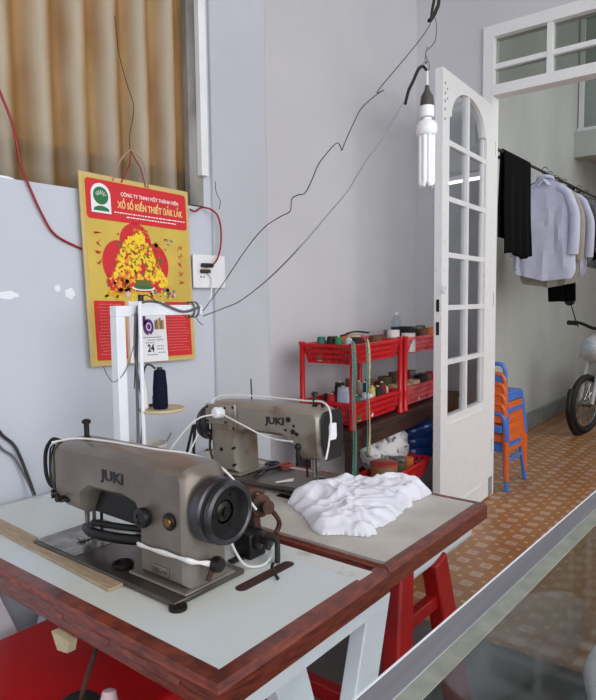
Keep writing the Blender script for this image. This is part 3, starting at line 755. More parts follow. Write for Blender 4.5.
MB().lathe([(.012, 0), (.016, .004), (.015, .05), (.010, .085), (0, .087)], (1.092, 1.428, .999), (0, 0, 1), 20).build('thread', 'cord_white', sp)
MB().tube([(1.092, 1.428, 1.085), (1.098, 1.42, 1.12), (1.11, 1.415, 1.125), (1.125, 1.41, 1.112)], .003).build('wire_end', 'black_plastic', sp)
# grey cable wound down the post
cord('grey_cable', [(1.32, 1.432, 1.285), (1.25, 1.43, 1.272), (1.16, 1.43, 1.30), (1.10, 1.43, 1.30), (1.082, 1.43, 1.27), (1.08, 1.43, 1.2), (1.075, 1.43, 1.08), (1.07, 1.425, .95), (1.062, 1.42, .84), (1.06, 1.42, .76)], .0042, 'cord_grey', 'grey cable looped over the white arm and down beside the rod')
cord('grey_cable', [(1.075, 1.427, 1.27), (1.068, 1.425, 1.15), (1.085, 1.42, 1.0), (1.07, 1.42, .88), (1.066, 1.44, .76)], .0034, 'cord_grey', 'thinner grey cable hanging down by the white post')
cord('wire_end', [(.975, 1.44, 1.13), (.99, 1.44, 1.10), (1.01, 1.44, 1.085), (1.04, 1.43, 1.115), (1.068, 1.43, 1.18)], .0012, 'cord_grey', 'fine grey wire end sticking out across the white post', 'wire')
# plastic cup behind the near arm
cp = thing('plastic_cup', 'frosted plastic tub with a stirrer behind the near machine arm', 'tub', (1.165, 1.515, TZ))
MB().lathe([(.045, 0), (.05, .002), (.062, .115), (.066, .118), (.066, .124), (.060, .124), (.058, .116), (.046, .008), (0, .008)], (1.165, 1.515, TZ+.001), (0, 0, 1), 28).build('tub', 'cup_frost', cp)
MB().bar((1.18, 1.51, TZ+.03), (1.235, 1.48, TZ+.15), .008, .004).build('stirrer', 'skirting_cement', cp)
# loose wires bound round the end of the arm
b = MB()
for i in range(4): b.torus((1.29+i*.009, 1.45, 1.277), (1, .12*(-1)**i, 0), .024, .0016, 18, 6)
b.tube([(1.30, 1.43, 1.255), (1.31, 1.42, 1.235), (1.33, 1.43, 1.23)], .0014)
tag(b.build('wire_binding', 'cord_grey'), 'grey wire wound round the end of the white arm', 'wire')

# ------------------------------------------------------------------ lamp and its wires
BL = V((1.79, .90, 0))
lp = thing('hanging_lamp', 'white compact fluorescent lamp hanging from its wire in front of the door', 'lamp', (BL.x, BL.y, 1.646))
MB().lathe([(0, 1.958), (.006, 1.955), (.008, 1.942), (.019, 1.922), (.021, 1.90), (.020, 1.893), (0, 1.893)][::-1], (BL.x, BL.y, 0), (0, 0, 1), 24).build('cap', 'cap_grey', lp)
MB().lathe([(0, 1.893), (.0215, 1.893), (.0225, 1.885), (.0225, 1.860), (0, 1.858)][::-1], (BL.x, BL.y, 0), (0, 0, 1), 24).build('socket', 'lamp_white', lp)
MB().lathe([(0, 1.858), (.014, 1.858), (.014, 1.852), (.024, 1.848), (.031, 1.838), (.033, 1.825), (.033, 1.812), (.028, 1.805), (0, 1.804)][::-1], (BL.x, BL.y, 0), (0, 0, 1), 28).build('ballast', 'lamp_white', lp)
for k in range(4):
    a = pi/4+k*pi/2+.5; c0 = BL+V((.0175*cos(a), .0175*sin(a), 0)); t_ = V((-sin(a), cos(a), 0))*.0078
    MB().tube([c0+t_+V((0, 0, 1.81)), c0+t_+V((0, 0, 1.664)), c0+t_*.5+V((0, 0, 1.654)), c0-t_*.5+V((0, 0, 1.654)), c0-t_+V((0, 0, 1.664)), c0-t_+V((0, 0, 1.81))], .0074, 10, sm=False).build('lamp_tube', 'lamp_tube', lp)
MB().tube([(BL.x, BL.y, 1.95), (BL.x, BL.y, 1.985), (BL.x-.006, BL.y, 2.005), (BL.x-.02, BL.y, 2.01)], .0038).build('flex', 'cord_white', lp)
cord('black_flex', [(1.652, .90, 1.868), (1.672, .90, 1.91), (1.70, .90, 1.945), (1.735, .90, 1.99), (1.765, .90, 2.005), (1.785, .90, 2.0)], .005, 'black_rubber', 'short thick black flex bending away beside the lamp', 'flex')
cord('hook_wire', [(1.775, .90, 2.01), (1.79, .90, 2.03), (1.80, .91, 2.06), (1.83, .90, 2.09), (1.85, .90, 2.12), (1.848, .90, 2.165), (1.83, .905, 2.185)], .0016, 'cord_grey', 'thin wire from which the lamp hangs', 'wire')
cord('hook_wire', [(1.765, .90, 2.015), (1.79, .895, 2.025), (1.80, .90, 2.005), (1.785, .905, 2.03), (1.79, .9, 2.07)], .0014, 'cord_grey', 'twist of thin wire knotted above the lamp', 'wire')
cord('black_flex', [(1.80, .90, 2.15), (1.82, .90, 2.165), (1.85, .90, 2.20), (1.87, .90, 2.25), (1.93, .92, 2.5), (2.0, .95, 3.6)], .006, 'black_rubber', 'thick black flex coming down from the ceiling at the top edge', 'flex')
cord('black_flex', [(1.815, .90, 2.155), (1.822, .90, 2.19), (1.835, .90, 2.225)], .005, 'black_rubber', 'black flex stub beside the ceiling flex', 'flex')
cord('crooked_wire', [(1.342, 1.44, 1.272), (1.322, 1.334, 1.35), (1.297, 1.234, 1.424), (1.274, 1.162, 1.468), (1.246, 1.089, 1.498), (1.211, 1.011, 1.511), (1.185, 0.961, 1.515), (1.179, 0.95, 1.526), (1.176, 0.945, 1.544), (1.157, 0.911, 1.547), (1.17, 0.9, 1.552), (1.197, 0.9, 1.586), (1.222, 0.9, 1.624), (1.259, 0.9, 1.659), (1.302, 0.9, 1.691), (1.32, 0.9, 1.682), (1.324, 0.9, 1.678), (1.342, 0.9, 1.706), (1.385, 0.9, 1.765), (1.418, 0.9, 1.803), (1.489, 0.9, 1.853), (1.531, 0.9, 1.877), (1.494, 0.9, 1.86), (1.526, 0.9, 1.891), (1.592, 0.9, 1.947), (1.68, 0.9, 2.022), (1.774, 0.9, 2.106), (1.814, 0.9, 2.151), (1.841, 0.9, 2.19)], .0013, 'cord_dark', 'crooked dark wire running up from the white arm to the ceiling flex', 'wire', 6)
cord('grey_wire', [(1.341, 1.44, 1.256), (1.32, 1.334, 1.279), (1.294, 1.234, 1.302), (1.238, 1.078, 1.358), (1.148, 0.9, 1.425), (1.27, 0.9, 1.518), (1.351, 0.9, 1.582), (1.432, 0.9, 1.664), (1.536, 0.9, 1.757), (1.621, 0.9, 1.849), (1.644, 0.9, 1.872)], .0018, 'cord_pale', 'pale grey wire sagging up from the white arm to the lamp flex', 'wire')

# ------------------------------------------------------------------ wall socket and wall wires
so = thing('socket_outlet', 'white wall socket box with dark switches beside the calendar', 'socket', (1.60, 1.70, 1.41))
MB().box(1.52, 1.68, 1.675, 1.684, 1.35, 1.472).box(1.53, 1.67, 1.684, 1.698, 1.357, 1.466).build('box', 'white_gloss', so, bevel=.004)
MB().box(1.553, 1.602, 1.655, 1.675, 1.425, 1.440).build('plug', 'black_plastic', so, bevel=.003)
MB().box(1.549, 1.595, 1.664, 1.675, 1.404, 1.418).build('plug', 'rust', so, bevel=.003)
h = MB()
for x in (1.552, 1.566): h.box(x, x+.005, 1.674, 1.6751, 1.388, 1.394)
h.build('pin_hole', 'black_plastic', so)
cord('red_cable', [(1.50, 1.665, 1.625), (1.53, 1.672, 1.622), (1.57, 1.678, 1.640), (1.605, 1.668, 1.636), (1.63, 1.66, 1.615), (1.645, 1.66, 1.57), (1.643, 1.66, 1.51), (1.625, 1.66, 1.46), (1.60, 1.662, 1.433)], .0034, 'wire_red', 'red cable arching from behind the calendar down to the wall socket')
cord('red_cable', [(.72, 1.69, 2.35), (.80, 1.69, 2.0), (.85, 1.69, 1.88), (.885, 1.69, 1.79), (.905, 1.69, 1.68), (.925, 1.69, 1.63), (.96, 1.69, 1.555), (1.0, 1.692, 1.50), (1.08, 1.694, 1.467), (1.16, 1.694, 1.44)], .0036, 'wire_red', 'long red cable hanging down the wall left of the calendar')
cord('loose_cable', [(1.585, 1.665, 1.405), (1.60, 1.664, 1.38), (1.59, 1.66, 1.34), (1.57, 1.65, 1.29)], .003, 'cord_white', 'short white cord hanging from the wall socket')
cord('fine_wire', [(1.63, 1.668, 1.74), (1.625, 1.66, 1.70), (1.645, 1.66, 1.67), (1.64, 1.662, 1.64)], .0012, 'cord_dark', 'fine dark wire on the white trim above the red cable', 'wire')
cord('loose_cable', [(.74, 1.66, 1.08), (.79, 1.685, .985), (.815, 1.69, .94), (.85, 1.69, .90), (.875, 1.68, .82), (.885, 1.66, .757)], .0045, 'cord_dark', 'dark cord falling against the wall at the far left')
cord('loose_cable', [(.73, 1.66, 1.05), (.775, 1.685, .965), (.81, 1.69, .905), (.845, 1.69, .87), (.875, 1.68, .80), (.882, 1.66, .757)], .0035, 'cord_grey', 'grey cord falling beside the dark one at the far left')

# ------------------------------------------------------------------ CALENDAR
cal = thing('wall_calendar', 'red and gold lottery wall calendar hanging on the left wall', 'calendar', (1.30, 1.68, 1.10))
# the board hangs slightly turned and leaning: author in board units, x 0..0.43, z 0..0.60
CO = V((1.093, 1.678, 1.104)); CU = V((.9995, .0, -.022)).normalized(); CV = V((-.034, .0, 1)).normalized(); CW = .428; CH = .592
def cp_(x, z, d=0): return CO+CU*x+CV*z+V((0, -d, 0))
def rect(b, x0, x1, z0, z1, d, t=.0006):
    b.prism([(x0, z0), (x1, z0), (x1, z1), (x0, z1)], cp_(0, 0, d-t), CU, CV, t)
def rrect(b, x0, x1, z0, z1, r, d, t=.0006):
    P = []
    for cx_, cz_, a0 in ((x1-r, z1-r, 0), (x0+r, z1-r, 90), (x0+r, z0+r, 180), (x1-r, z0+r, 270)):
        for k in range(5): a = rad(a0+k*22.5); P.append((cx_+r*cos(a), cz_+r*sin(a)))
    b.prism(P, cp_(0, 0, d-t), CU, CV, t)
b = MB(); b.prism([(0, 0), (CW, 0), (CW, CH), (0, CH)], cp_(0, 0, -.004), CU, CV, .006); b.build('board', 'cal_board', cal, bevel=.001)
b = MB(); rect(b, .012, CW-.012, .012, CH-.012, .003); b.build('gold_sheet', 'cal_gold', cal)
b = MB(); rrect(b, .018, CW-.014, .455, CH-.016, .012, .004); hd = b.build('header_panel', 'cal_red', cal)
b = MB(); rrect(b, .022, .135, .018, .205, .004, .004); lp_ = b.build('lower_panel', 'cal_red', cal)
b = MB(); rrect(b, .285, CW-.018, .018, .205, .004, .004); rp_ = b.build('lower_panel', 'cal_red', cal)
# emblem: white arch with a green round tree
b = MB(); P = [(.035, .475), (.105, .475), (.105, .53)]+[(.07+.035*cos(t), .53+.035*sin(t)) for t in [pi*i/12 for i in range(1, 12)]]+[(.035, .53)]
b.prism(P, cp_(0, 0, .0045), CU, CV, .0006); em = b.build('emblem', 'cal_white', hd)
b = MB(); b.use('print_green'); b.prism([(.07+.027*cos(2*pi*i/20), .527+.027*sin(2*pi*i/20)) for i in range(20)], cp_(0, 0, .0051), CU, CV, .0006)
b.prism([(.042, .481), (.098, .481), (.096, .489), (.083, .495), (.07, .497), (.057, .495), (.044, .489)], cp_(0, 0, .0051), CU, CV, .0006)
b.use('print_white')
for k in range(7):
    a = rad(30+k*20); b.prism([(-.0008, 0), (.0008, 0), (.0008, .012), (-.0008, .012)], cp_(.07+.010*cos(a), .522+.010*sin(a), .0057), CU*sin(a)-CV*cos(a), CU*cos(a)+CV*sin(a), .0003)
b.build('emblem_print', None, em)
# header lettering
b = MB()
text_bm(b, 'CÔNG TY TNHH MỘT THÀNH VIÊN', .0165, cp_(.262, .537, .0046), CU, CV, 'print_white', squeeze=.88, bold=.0002)
text_bm(b, 'XỔ SỐ KIẾN THIẾT ĐẮK LẮK', .0285, cp_(.263, .499, .0046), CU, CV, 'print_text_gold', squeeze=.71, bold=.0009)
for i, wd in enumerate((.29, .20)):   # the two rows of minute print, unreadable in the photograph
    x = .262-wd/2
    while x < .262+wd/2:
        w_ = random.uniform(.004, .014); b.use('print_white'); rect(b, x, x+w_, .482-i*.011, .4855-i*.011, .005, .0004); x += w_+.003
b.build('header_print', None, hd)
# minute unreadable rows on the lower panels
for (xa, xb, par) in ((.032, .125, lp_), (.295, .400, rp_)):
    b = MB().use('print_faint'); z = .195
    for i in range(17):
        x = xa+random.uniform(0, .012); xe = xb-random.uniform(0, .03)
        while x < xe:
            w_ = random.uniform(.004, .013); rect(b, x, min(x+w_, xb), z-.0022, z, .005, .0004); x += w_+.0025
        z -= .0098
    b.build('panel_print', None, par)
# lobed red cartouche behind the blossom tree
b = MB()
P = []
for t in range(-40, 221, 10): P.append((.192+.062*cos(rad(t)), .395+.062*sin(rad(t))))
b.prism(P, cp_(0, 0, .0034), CU, CV, .0006)
for sx_, dd in ((-1, .0035), (1, .0036)): b.prism([(.192+sx_*.070+.060*cos(2*pi*i/30), .325+.072*sin(2*pi*i/30)) for i in range(30)], cp_(0, 0, dd), CU, CV, .0006)
b.prism([(.085, .235), (.300, .235), (.300, .33), (.085, .33)], cp_(0, 0, .0037), CU, CV, .0006)
b.build('cartouche', 'cal_red', cal)
# blossom tree print
b = MB(); rn = random.Random(3)
def blob(m_, x, z, r, d, k=6):
    b.use(m_); ph = rn.random()*6
    b.prism([(x+r*cos(2*pi*i/(2*k)+ph)*(1 if i % 2 else .55), z+r*sin(2*pi*i/(2*k)+ph)*(1 if i % 2 else .55)) for i in range(2*k)], cp_(0, 0, d), CU, CV, .0003)
for i in range(40):
    x = .212+rn.uniform(-.085, .085); blob('print_leaf', x, .345+rn.uniform(-.05, .05), rn.uniform(.006, .012), .0042)
for i in range(300):
    z = rn.uniform(.27, .425); hw_ = .128*(1-(z-.27)/.175)**.75; x = .196+rn.uniform(-hw_, hw_); z2 = z+(-.02*abs((x-.212)/.11))
    blob('print_yellow' if rn.random() < .85 else 'print_amber', x, z2, rn.uniform(.006, .0105), .0045+.0003*rn.random())
for i in range(46): blob('print_leaf', .196+rn.uniform(-.095, .095), .335+rn.uniform(-.05, .06), rn.uniform(.003, .0055), .0050)
for i in range(50): blob('print_red' if rn.random() < .6 else 'print_amber', .212+rn.uniform(-.11, .11), .295+rn.uniform(-.03, .125), rn.uniform(.003, .006), .0052)
b.use('print_white'); b.prism([(.212+.047*cos(2*pi*i/24), .249+.009*sin(2*pi*i/24)) for i in range(24)], cp_(0, 0, .0056), CU, CV, .0003)
b.use('print_green'); b.prism([(.212+.040*cos(2*pi*i/24), .252+.008*sin(2*pi*i/24)) for i in range(24)], cp_(0, 0, .006), CU, CV, .0003)
b.use('print_leaf'); b.prism([(.185, .256), (.237, .256), (.245, .275), (.178, .275)], cp_(0, 0, .0062), CU, CV, .0003)
for i in range(26): blob(rn.choice(['print_amber', 'print_amber', 'print_red']), rn.uniform(.075, .16), rn.uniform(.225, .285), rn.uniform(.007, .013), .0052)
for i in range(22): blob(rn.choice(['print_pink', 'print_red', 'print_leaf', 'print_teal']), rn.uniform(.24, .345), rn.uniform(.215, .25), rn.uniform(.004, .009), .0052)
for i in range(44): blob('print_yellow', rn.uniform(.06, .33), rn.uniform(.212, .245), rn.uniform(.004, .009), .0049)
blob('print_pink', .148, .227, .013, .0056); blob('print_red', .085, .255, .013, .0056, 8); blob('print_yellow', .212, .43, .008, .005)
for i in range(20): blob('print_amber', .212+rn.uniform(-.03, .03), .432+rn.uniform(-.006, .008), .003, .005)
b.build('blossom_print', None, cal)
# brush calligraphy down both sides and a small teal seal
rn = random.Random(11)
for xc, m_, zz0, k_ in ((.050, 'print_red', .415, 4), (.378, 'print_red', .395, 5)):
    b = MB()
    for q in range(k_):
        zc = zz0-q*.030
        for s_ in range(3):
            a = rn.uniform(-.9, .9); l = rn.uniform(.008, .014); c0 = (xc+rn.uniform(-.006, .006), zc+rn.uniform(-.006, .006)); b.use(m_)
            b.prism([(c0[0]-l*cos(a), c0[1]-l*sin(a)), (c0[0], c0[1]-.003), (c0[0]+l*cos(a), c0[1]+l*sin(a)), (c0[0], c0[1]+.0015)], cp_(0, 0, .004), CU, CV, .0003)
    b.build('calligraphy_print', None, cal)
b = MB()
for q in range(8):
    b.use('print_teal'); x, z = .325+rn.uniform(-.012, .016), .405+rn.uniform(-.010, .010)
    b.prism([(x, z), (x+.008, z+.001), (x+.008, z+.004), (x, z+.003)], cp_(0, 0, .004), CU, CV, .0003)
b.build('seal_print', None, cal)
# tear-off block
b = MB(); b.prism([(.138, .004), (.292, .004), (.288, .205), (.142, .205)], cp_(0, 0, .003), CU, CV, .012); pad = b.build('tear_off_pad', 'cal_white', cal, bevel=.001)
b = MB()
D = .0155
_cp = cp_
def cp_(x, z, d=0): return _cp(x+.014, z-.008, d)
for i in range(5):
    b.use('print_leaf' if i % 2 else 'cord_grey'); rect(b, .150+i*.006, .155+i*.006, .115+.004*i, .165, D, .0003)
for i in range(6):
    b.use(['cord_grey', 'print_leaf', 'print_amber'][i % 3]); rect(b, .226+i*.007, .232+i*.007, .120, .150+.003*(i % 4), D, .0003)
# the big purple 6 with a small ring figure inside it
P = [(.200+.0215*cos(2*pi*i/28), .128+.027*sin(2*pi*i/28)) for i in range(28)]
b.use('print_purple'); b.prism(P, cp_(0, 0, D), CU, CV, .0004)
b.prism([(.1785, .130), (.1785, .172), (.188, .180), (.194, .178), (.1895, .165), (.1905, .148), (.200, .150)], cp_(0, 0, D), CU, CV, .0004)
b.use('cal_white')
def ringo(x, z, r0, r1, sz=1.35, d=.0165):
    n = 20
    A = [b.bm.verts.new(cp_(x+r0*cos(2*pi*i/n), z+r0*sz*sin(2*pi*i/n), d)) for i in range(n)]; Bq = [b.bm.verts.new(cp_(x+r1*cos(2*pi*i/n), z+r1*sz*sin(2*pi*i/n), d)) for i in range(n)]
    for i in range(n): b.face([A[i], A[(i+1) % n], Bq[(i+1) % n], Bq[i]])
ringo(.201, .129, .0075, .0105); b.prism([(.199, .102), (.204, .102), (.204, .107), (.199, .107)], cp_(0, 0, .0160), CU, CV, .0004)
text_bm(b, '24', .034, cp_(.206, .046, D), CU, CV, 'print_black', squeeze=.8, bold=.0012)
for z, xa, xb in ((.092, .17, .25), (.083, .195, .225), (.083, .232, .262), (.074, .186, .22), (.062, .232, .258), (.052, .232, .262), (.040, .238, .262), (.058, .158, .168), (.034, .19, .235)):
    x = xa
    while x < xb: b.use('cord_grey'); rect(b, x, x+.005, z, z+.003, D, .0003); x += .0075
b.build('date_print', None, pad)
cp_ = _cp
b = MB(); b.tube([cp_(.118, CH-.012, .004), (1.222, 1.676, 1.745), (1.262, 1.684, 1.785), (1.278, 1.684, 1.788), (1.305, 1.676, 1.765), (1.322, 1.676, 1.73), cp_(.255, CH-.016, .004)], .0026); b.build('hanging_cord', 'string_tan', cal)
b = MB(); b.tube([cp_(.150, CH-.012, .004), (1.258, 1.676, 1.74), (1.270, 1.684, 1.787), (1.300, 1.676, 1.74), cp_(.245, CH-.014, .004)], .0022, sm=False); b.build('hanging_cord', 'wire_red', cal)
cord('hanging_wire', [(1.238, 1.70, 2.20), (1.245, 1.695, 2.09), (1.268, 1.69, 2.0), (1.292, 1.69, 1.93), (1.272, 1.688, 1.84), (1.269, 1.686, 1.786)], .0014, 'cord_dark', 'dark twisted wire holding the calendar cords on the amber sheet', 'wire')

# ------------------------------------------------------------------ BENCH with racks (the whole row stands slightly askew to the wall)
BA = rad(5.0); BO = V((2.36, 1.56, 0)); bu = V((cos(BA), sin(BA), 0)); bv = V((-sin(BA), cos(BA), 0))
BM_ = Matrix(((bu.x, bv.x, 0, BO.x), (bu.y, bv.y, 0, BO.y), (0, 0, 1, 0), (0, 0, 0, 1)))
def bp(s, t, z): return BO+bu*s+bv*t+V((0, 0, z))
BZ = .69
be = thing('bench', 'dark wooden bench along the back wall carrying the red racks', 'bench', BO)
MB().box(0, 1.52, 0, .33, BZ-.035, BZ, BM_).build('bench_top', 'dark_wood', be, bevel=.003)
MB().box(.02, 1.50, .01, .03, BZ-.10, BZ-.036, BM_).build('apron', 'dark_wood', be)
for s, t in ((.055, .03), (1.46, .03), (.055, .30), (1.46, .30)):
    MB().box(s-.03, s+.03, t-.025, t+.02, 0, BZ-.036, BM_).build('leg', 'dark_wood', be)
MB().box(.09, .855, .02, .32, .30, .32, BM_).build('lower_shelf', 'dark_wood', be)

def rack(s0, s1, t0, t1, label, post_m, mm, zt=1.10):
    r = thing('rack', label, 'plastic rack', bp((s0+s1)/2, (t0+t1)/2, BZ))
    q = .016
    for s in (s0, s1):
        for t in (t0, t1):
            MB().lathe([(.019, 0), (.019, .01), (.016, .014), (.015, .10), (.017, .11), (.014, .12), (.013, zt-BZ-.02), (.017, zt-BZ-.012), (.017, zt-BZ), (0, zt-BZ)], bp(s, t, BZ+.001), (0, 0, 1), 14).build('post', post_m, r)
    for zb, zt_ in ((BZ+.02, BZ+.125), (zt-.10, zt-.008)):
        b = MB()
        i = .022
        b.box(s0+i, s1-i, t0+i, t1-i, zb, zb+.006, BM_)
        for (a0, a1, c0, c1) in ((s0, s1, t0-.01, t0+.012), (s0, s1, t1-.012, t1+.01), (s0-.01, s0+.012, t0, t1), (s1-.012, s1+.01, t0, t1)):
            b.box(a0, a1, c0, c1, zt_-.014, zt_, BM_)
            b.box(max(a0, s0+i*.6), min(a1, s1-i*.6), max(c0, t0+i*.6) if c0 < t0+.001 and c1 < t0+.05 else c0, c1, zb, zb+.012, BM_) if False else None
        # slatted sloping walls
        def wall(p0, p1, q0, q1):
            n = max(6, int((V(p1)-V(p0)).length/.0135))
            for k in range(n+1):
                f = k/n; b.bar(V(p0).lerp(V(p1), f), V(q0).lerp(V(q1), f), .0078, .004, up=(0, 0, 1))
            for f in (0., .35, .7):
                b.bar(V(p0).lerp(V(q0), f), V(p1).lerp(V(q1), f), .005, .012)
        z1 = zt_-.012
        wall(bp(s0+i, t0+i, zb+.003), bp(s1-i, t0+i, zb+.003), bp(s0+.012, t0, z1), bp(s1-.012, t0, z1))
        wall(bp(s0+i, t1-i, zb+.003), bp(s1-i, t1-i, zb+.003), bp(s0+.012, t1, z1), bp(s1-.012, t1, z1))
        wall(bp(s0+i, t0+i, zb+.003), bp(s0+i, t1-i, zb+.003), bp(s0, t0+.012, z1), bp(s0, t1-.012, z1))
        wall(bp(s1-i, t0+i, zb+.003), bp(s1-i, t1-i, zb+.003), bp(s1, t0+.012, z1), bp(s1, t1-.012, z1))
        b.build('basket', mm, r)
    return r
rack(.06, .60, .025, .305, 'bright red two-tier plastic rack nearest on the bench, tape measures over its corner', 'red_plastic', 'red_plastic')
rack(.665, 1.30, .025, .305, 'faded pinkish red two-tier rack standing behind the door glass', 'red_plastic', 'pink_plastic')
ORD = ['first', 'second', 'third', 'fourth', 'fifth', 'sixth', 'seventh', 'eighth', 'ninth', 'tenth']
def spool(s, t, z, col, r, h, label, kind='spool', grp=None):
    b = MB()
    if z < BZ+.05 and z > BZ: h *= 1.28
    if kind == 'spool':
        b.use('cream').lathe([(r*.35, 0), (r*.95, .001), (r*.95, .005), (r*.4, .006)], bp(s, t, z), (0, 0, 1), 16)
        b.use('thread_'+col.replace(' ', '_')).lathe([(r*.8, .005), (r, .010), (r*.93, h*.7), (r*.8, h-.008), (r*.4, h-.006), (0, h-.006)], bp(s, t, z), (0, 0, 1), 18)
        b.use('cream').lathe([(r*.3, h-.008), (r*.3, h), (0, h)], bp(s, t, z), (0, 0, 1), 12)
        nm, ct = 'thread_spool', 'thread spool'
    else:
        b.use('thread_'+col.replace(' ', '_')).lathe([(r*.4, 0), (r, .0), (r, h), (r*.45, h), (r*.4, h*.9), (r*.4, 0)], bp(s, t, z), (0, 0, 1), 20, close=False)
        nm, ct = 'ribbon_roll', 'ribbon roll'
    o = b.build(nm, None); tag(o, label, ct, grp)
zl, zu = BZ+.0265, 1.0065
items = [ # s, t, z, colour, r, h, kind, row words
 (.10, .245, zl, 'dark red', .032, .075, 'spool'), (.105, .165, zl, 'red', .024, .105, 'spool'), (.112, .105, zl, 'pale blue', .032, .135, 'spool'), (.16, .215, zl, 'black', .03, .10, 'spool'),
 (.16, .06, zl, 'green', .025, .10, 'spool'), (.165, .13, zl, 'peach', .026, .095, 'spool')]
names = 'lower tray of the near red rack'
for k, it in enumerate(items): spool(*it[:6], f"{it[3]} thread spool, left end of the {names}", it[6], 'spools in the near red rack')
r2 = [(.235, .075, 'lilac', .030, .075, 'roll'), (.245, .155, 'olive', .027, .115, 'spool'), (.30, .07, 'white', .030, .090, 'roll'), (.31, .155, 'brown', .027, .125, 'spool'), (.36, .075, 'yellow', .020, .115, 'spool'), (.375, .16, 'grey', .027, .13, 'spool'),
      (.415, .07, 'black', .028, .11, 'spool'), (.44, .16, 'navy blue', .027, .12, 'spool'), (.485, .08, 'dark red', .027, .12, 'spool'), (.51, .165, 'olive', .027, .13, 'spool'), (.30, .23, 'black', .03, .13, 'spool'), (.42, .235, 'brown', .03, .135, 'spool'), (.54, .085, 'peach', .02, .10, 'spool')]
for k, (s, t, c, r, h, kd) in enumerate(r2):
    row = 'front row' if t < .1 else ('middle row' if t < .2 else 'back row')
    spool(s, t, zl, c, r, h, f"{c} {'spool' if kd=='spool' else 'ribbon roll'}, {row}, right part of the {names}", kd, 'spools in the near red rack')
# upper tray of the near rack
spool(.095, .215, zu, 'teal', .024, .125, 'teal thread spool at the left end of the near upper tray', 'spool', 'spools in the near red rack')
spool(.105, .125, zu, 'green', .022, .125, 'green thread spool in the upper near tray, beside the black roll', 'spool', 'spools in the near red rack')
spool(.10, .165, zu, 'black', .022, .128, 'black thread roll between the teal and green spools in the upper tray', 'spool', 'spools in the near red rack')
spool(.115, .075, zu, 'pale blue', .020, .12, 'pale blue thread spool beside the tape measures in the upper tray', 'spool', 'spools in the near red rack')
# heap of oddments on the back of the near rack top
hp = [(.30, .22, 'orange', .04, .11, 'roll'), (.42, .22, 'beige', .045, .112, 'roll'), (.50, .12, 'brown', .035, .105, 'roll'), (.27, .12, 'black', .03, .108, 'roll')]
for s, t, c, r, h, kd in hp: spool(s, t, zu, c, r, h, f'{c} ribbon roll lying in the upper tray of the near red rack', kd, 'ribbon rolls in the upper near tray')
cord('coiled_cable', [bp(.20, .20, 1.115), bp(.24, .16, 1.13), bp(.30, .17, 1.135), bp(.36, .22, 1.128), bp(.42, .20, 1.135), bp(.48, .16, 1.128), bp(.55, .19, 1.125)], .005, 'black_rubber', 'black cable lying across the top of the near red rack')
bxs = [(.70, .10, 'beige', .04, .085), (.78, .20, 'olive', .04, .11), (.80, .09, 'beige', .045, .085), (.90, .19, 'brown', .04, .12), (.91, .08, 'peach', .04, .09), (1.0, .18, 'dark red', .04, .12), (1.03, .08, 'black', .04, .10), (1.13, .10, 'brown', .042, .10), (1.14, .20, 'grey', .04, .11), (1.24, .10, 'red', .035, .10)]
for k, (s, t, c, r, h) in enumerate(bxs):
    spool(s, t, zl, c, r, h, f"{c} ribbon roll in the faded rack's lower tray, {ORD[k]} from the left", 'roll', 'ribbon rolls in the faded rack')
bxs = [(.72, .12, 'white', .035, .125), (.79, .06, 'white', .04, .105), (.80, .18, 'grey', .035, .12), (.88, .08, 'black', .035, .13), (.95, .15, 'black', .04, .135), (1.02, .07, 'brown', .035, .12), (1.10, .14, 'grey', .04, .13), (1.18, .08, 'orange', .035, .12), (1.24, .17, 'olive', .03, .13)]
for k, (s, t, c, r, h) in enumerate(bxs):
    spool(s, t, zu, c, r, h, f"{c} ribbon roll in the faded rack's upper tray, {ORD[k]} from the left", 'roll', 'ribbon rolls in the faded rack')
# water bottle on the rack
wb = thing('water_bottle', 'small clear water bottle with blue label standing on the rack', 'bottle', bp(.86, .22, 1.09))
q = bp(.97, .215, 1.062)
MB().lathe([(.026, 0), (.031, .006), (.031, .07), (.029, .09), (.031, .105), (.022, .135), (.012, .150), (.012, .160), (0, .16)], q, (0, 0, 1), 22).build('bottle', 'bottle_clear', wb)
MB().lathe([(.0318, .03), (.0318, .075)], q, (0, 0, 1), 22, close=False).build('label', 'thread_navy_blue', wb)
MB().lathe([(.013, .150), (.013, .164), (0, .165)], q, (0, 0, 1), 16).build('cap', 'cord_white', wb)
bx_ = MB().box(.89, 1.04, .17, .27, 1.045, 1.06, BM_).build('tray_lid', 'white_box'); tag(bx_, 'white flat box lying in the faded rack under the bottle', 'box')
for k, (s, lab) in enumerate(((.0, 'green tape measure hanging left of the rack corner post'), (.115, 'green and cream tape measure hanging right of the rack corner post'))):
    b = MB()
    rows = []
    base = [bp(.03+s*.85, .012, 1.115), bp(.028+s*.85, -.012, 1.108), bp(.03+s*.85, -.020, 1.0), bp(.026+s*.85, -.018, .85), bp(.03+s*.85, -.020, .68), bp(.028+s*.85, -.016, .46 if k == 0 else .56)]
    if k == 0: base = [p_-bu*.066-bv*.012 for p_ in base]
    pts = smooth_pts(base, 6)
    for off, mm in ((0, 'tape_green'), (.015, 'tape_green' if k == 0 else 'tape_cream')):
        b.use(mm); A = []; 
        for i, p_ in enumerate(pts):
            tw = .25*sin(i*.35+off*80)
            d_ = (bu*cos(tw)+bv*sin(tw))*.0075
            c_ = p_+bu*off+bv*(-.004*(off > 0))
            A.append((b.bm.verts.new(c_-d_), b.bm.verts.new(c_+d_)))
        for i in range(len(A)-1): b.face([A[i][0], A[i][1], A[i+1][1], A[i+1][0]])
    o = b.build('tape_measure', None); q_ = o.modifiers.new('S', 'SOLIDIFY'); q_.thickness = .0012
    tag(o, lab, 'tape measure')
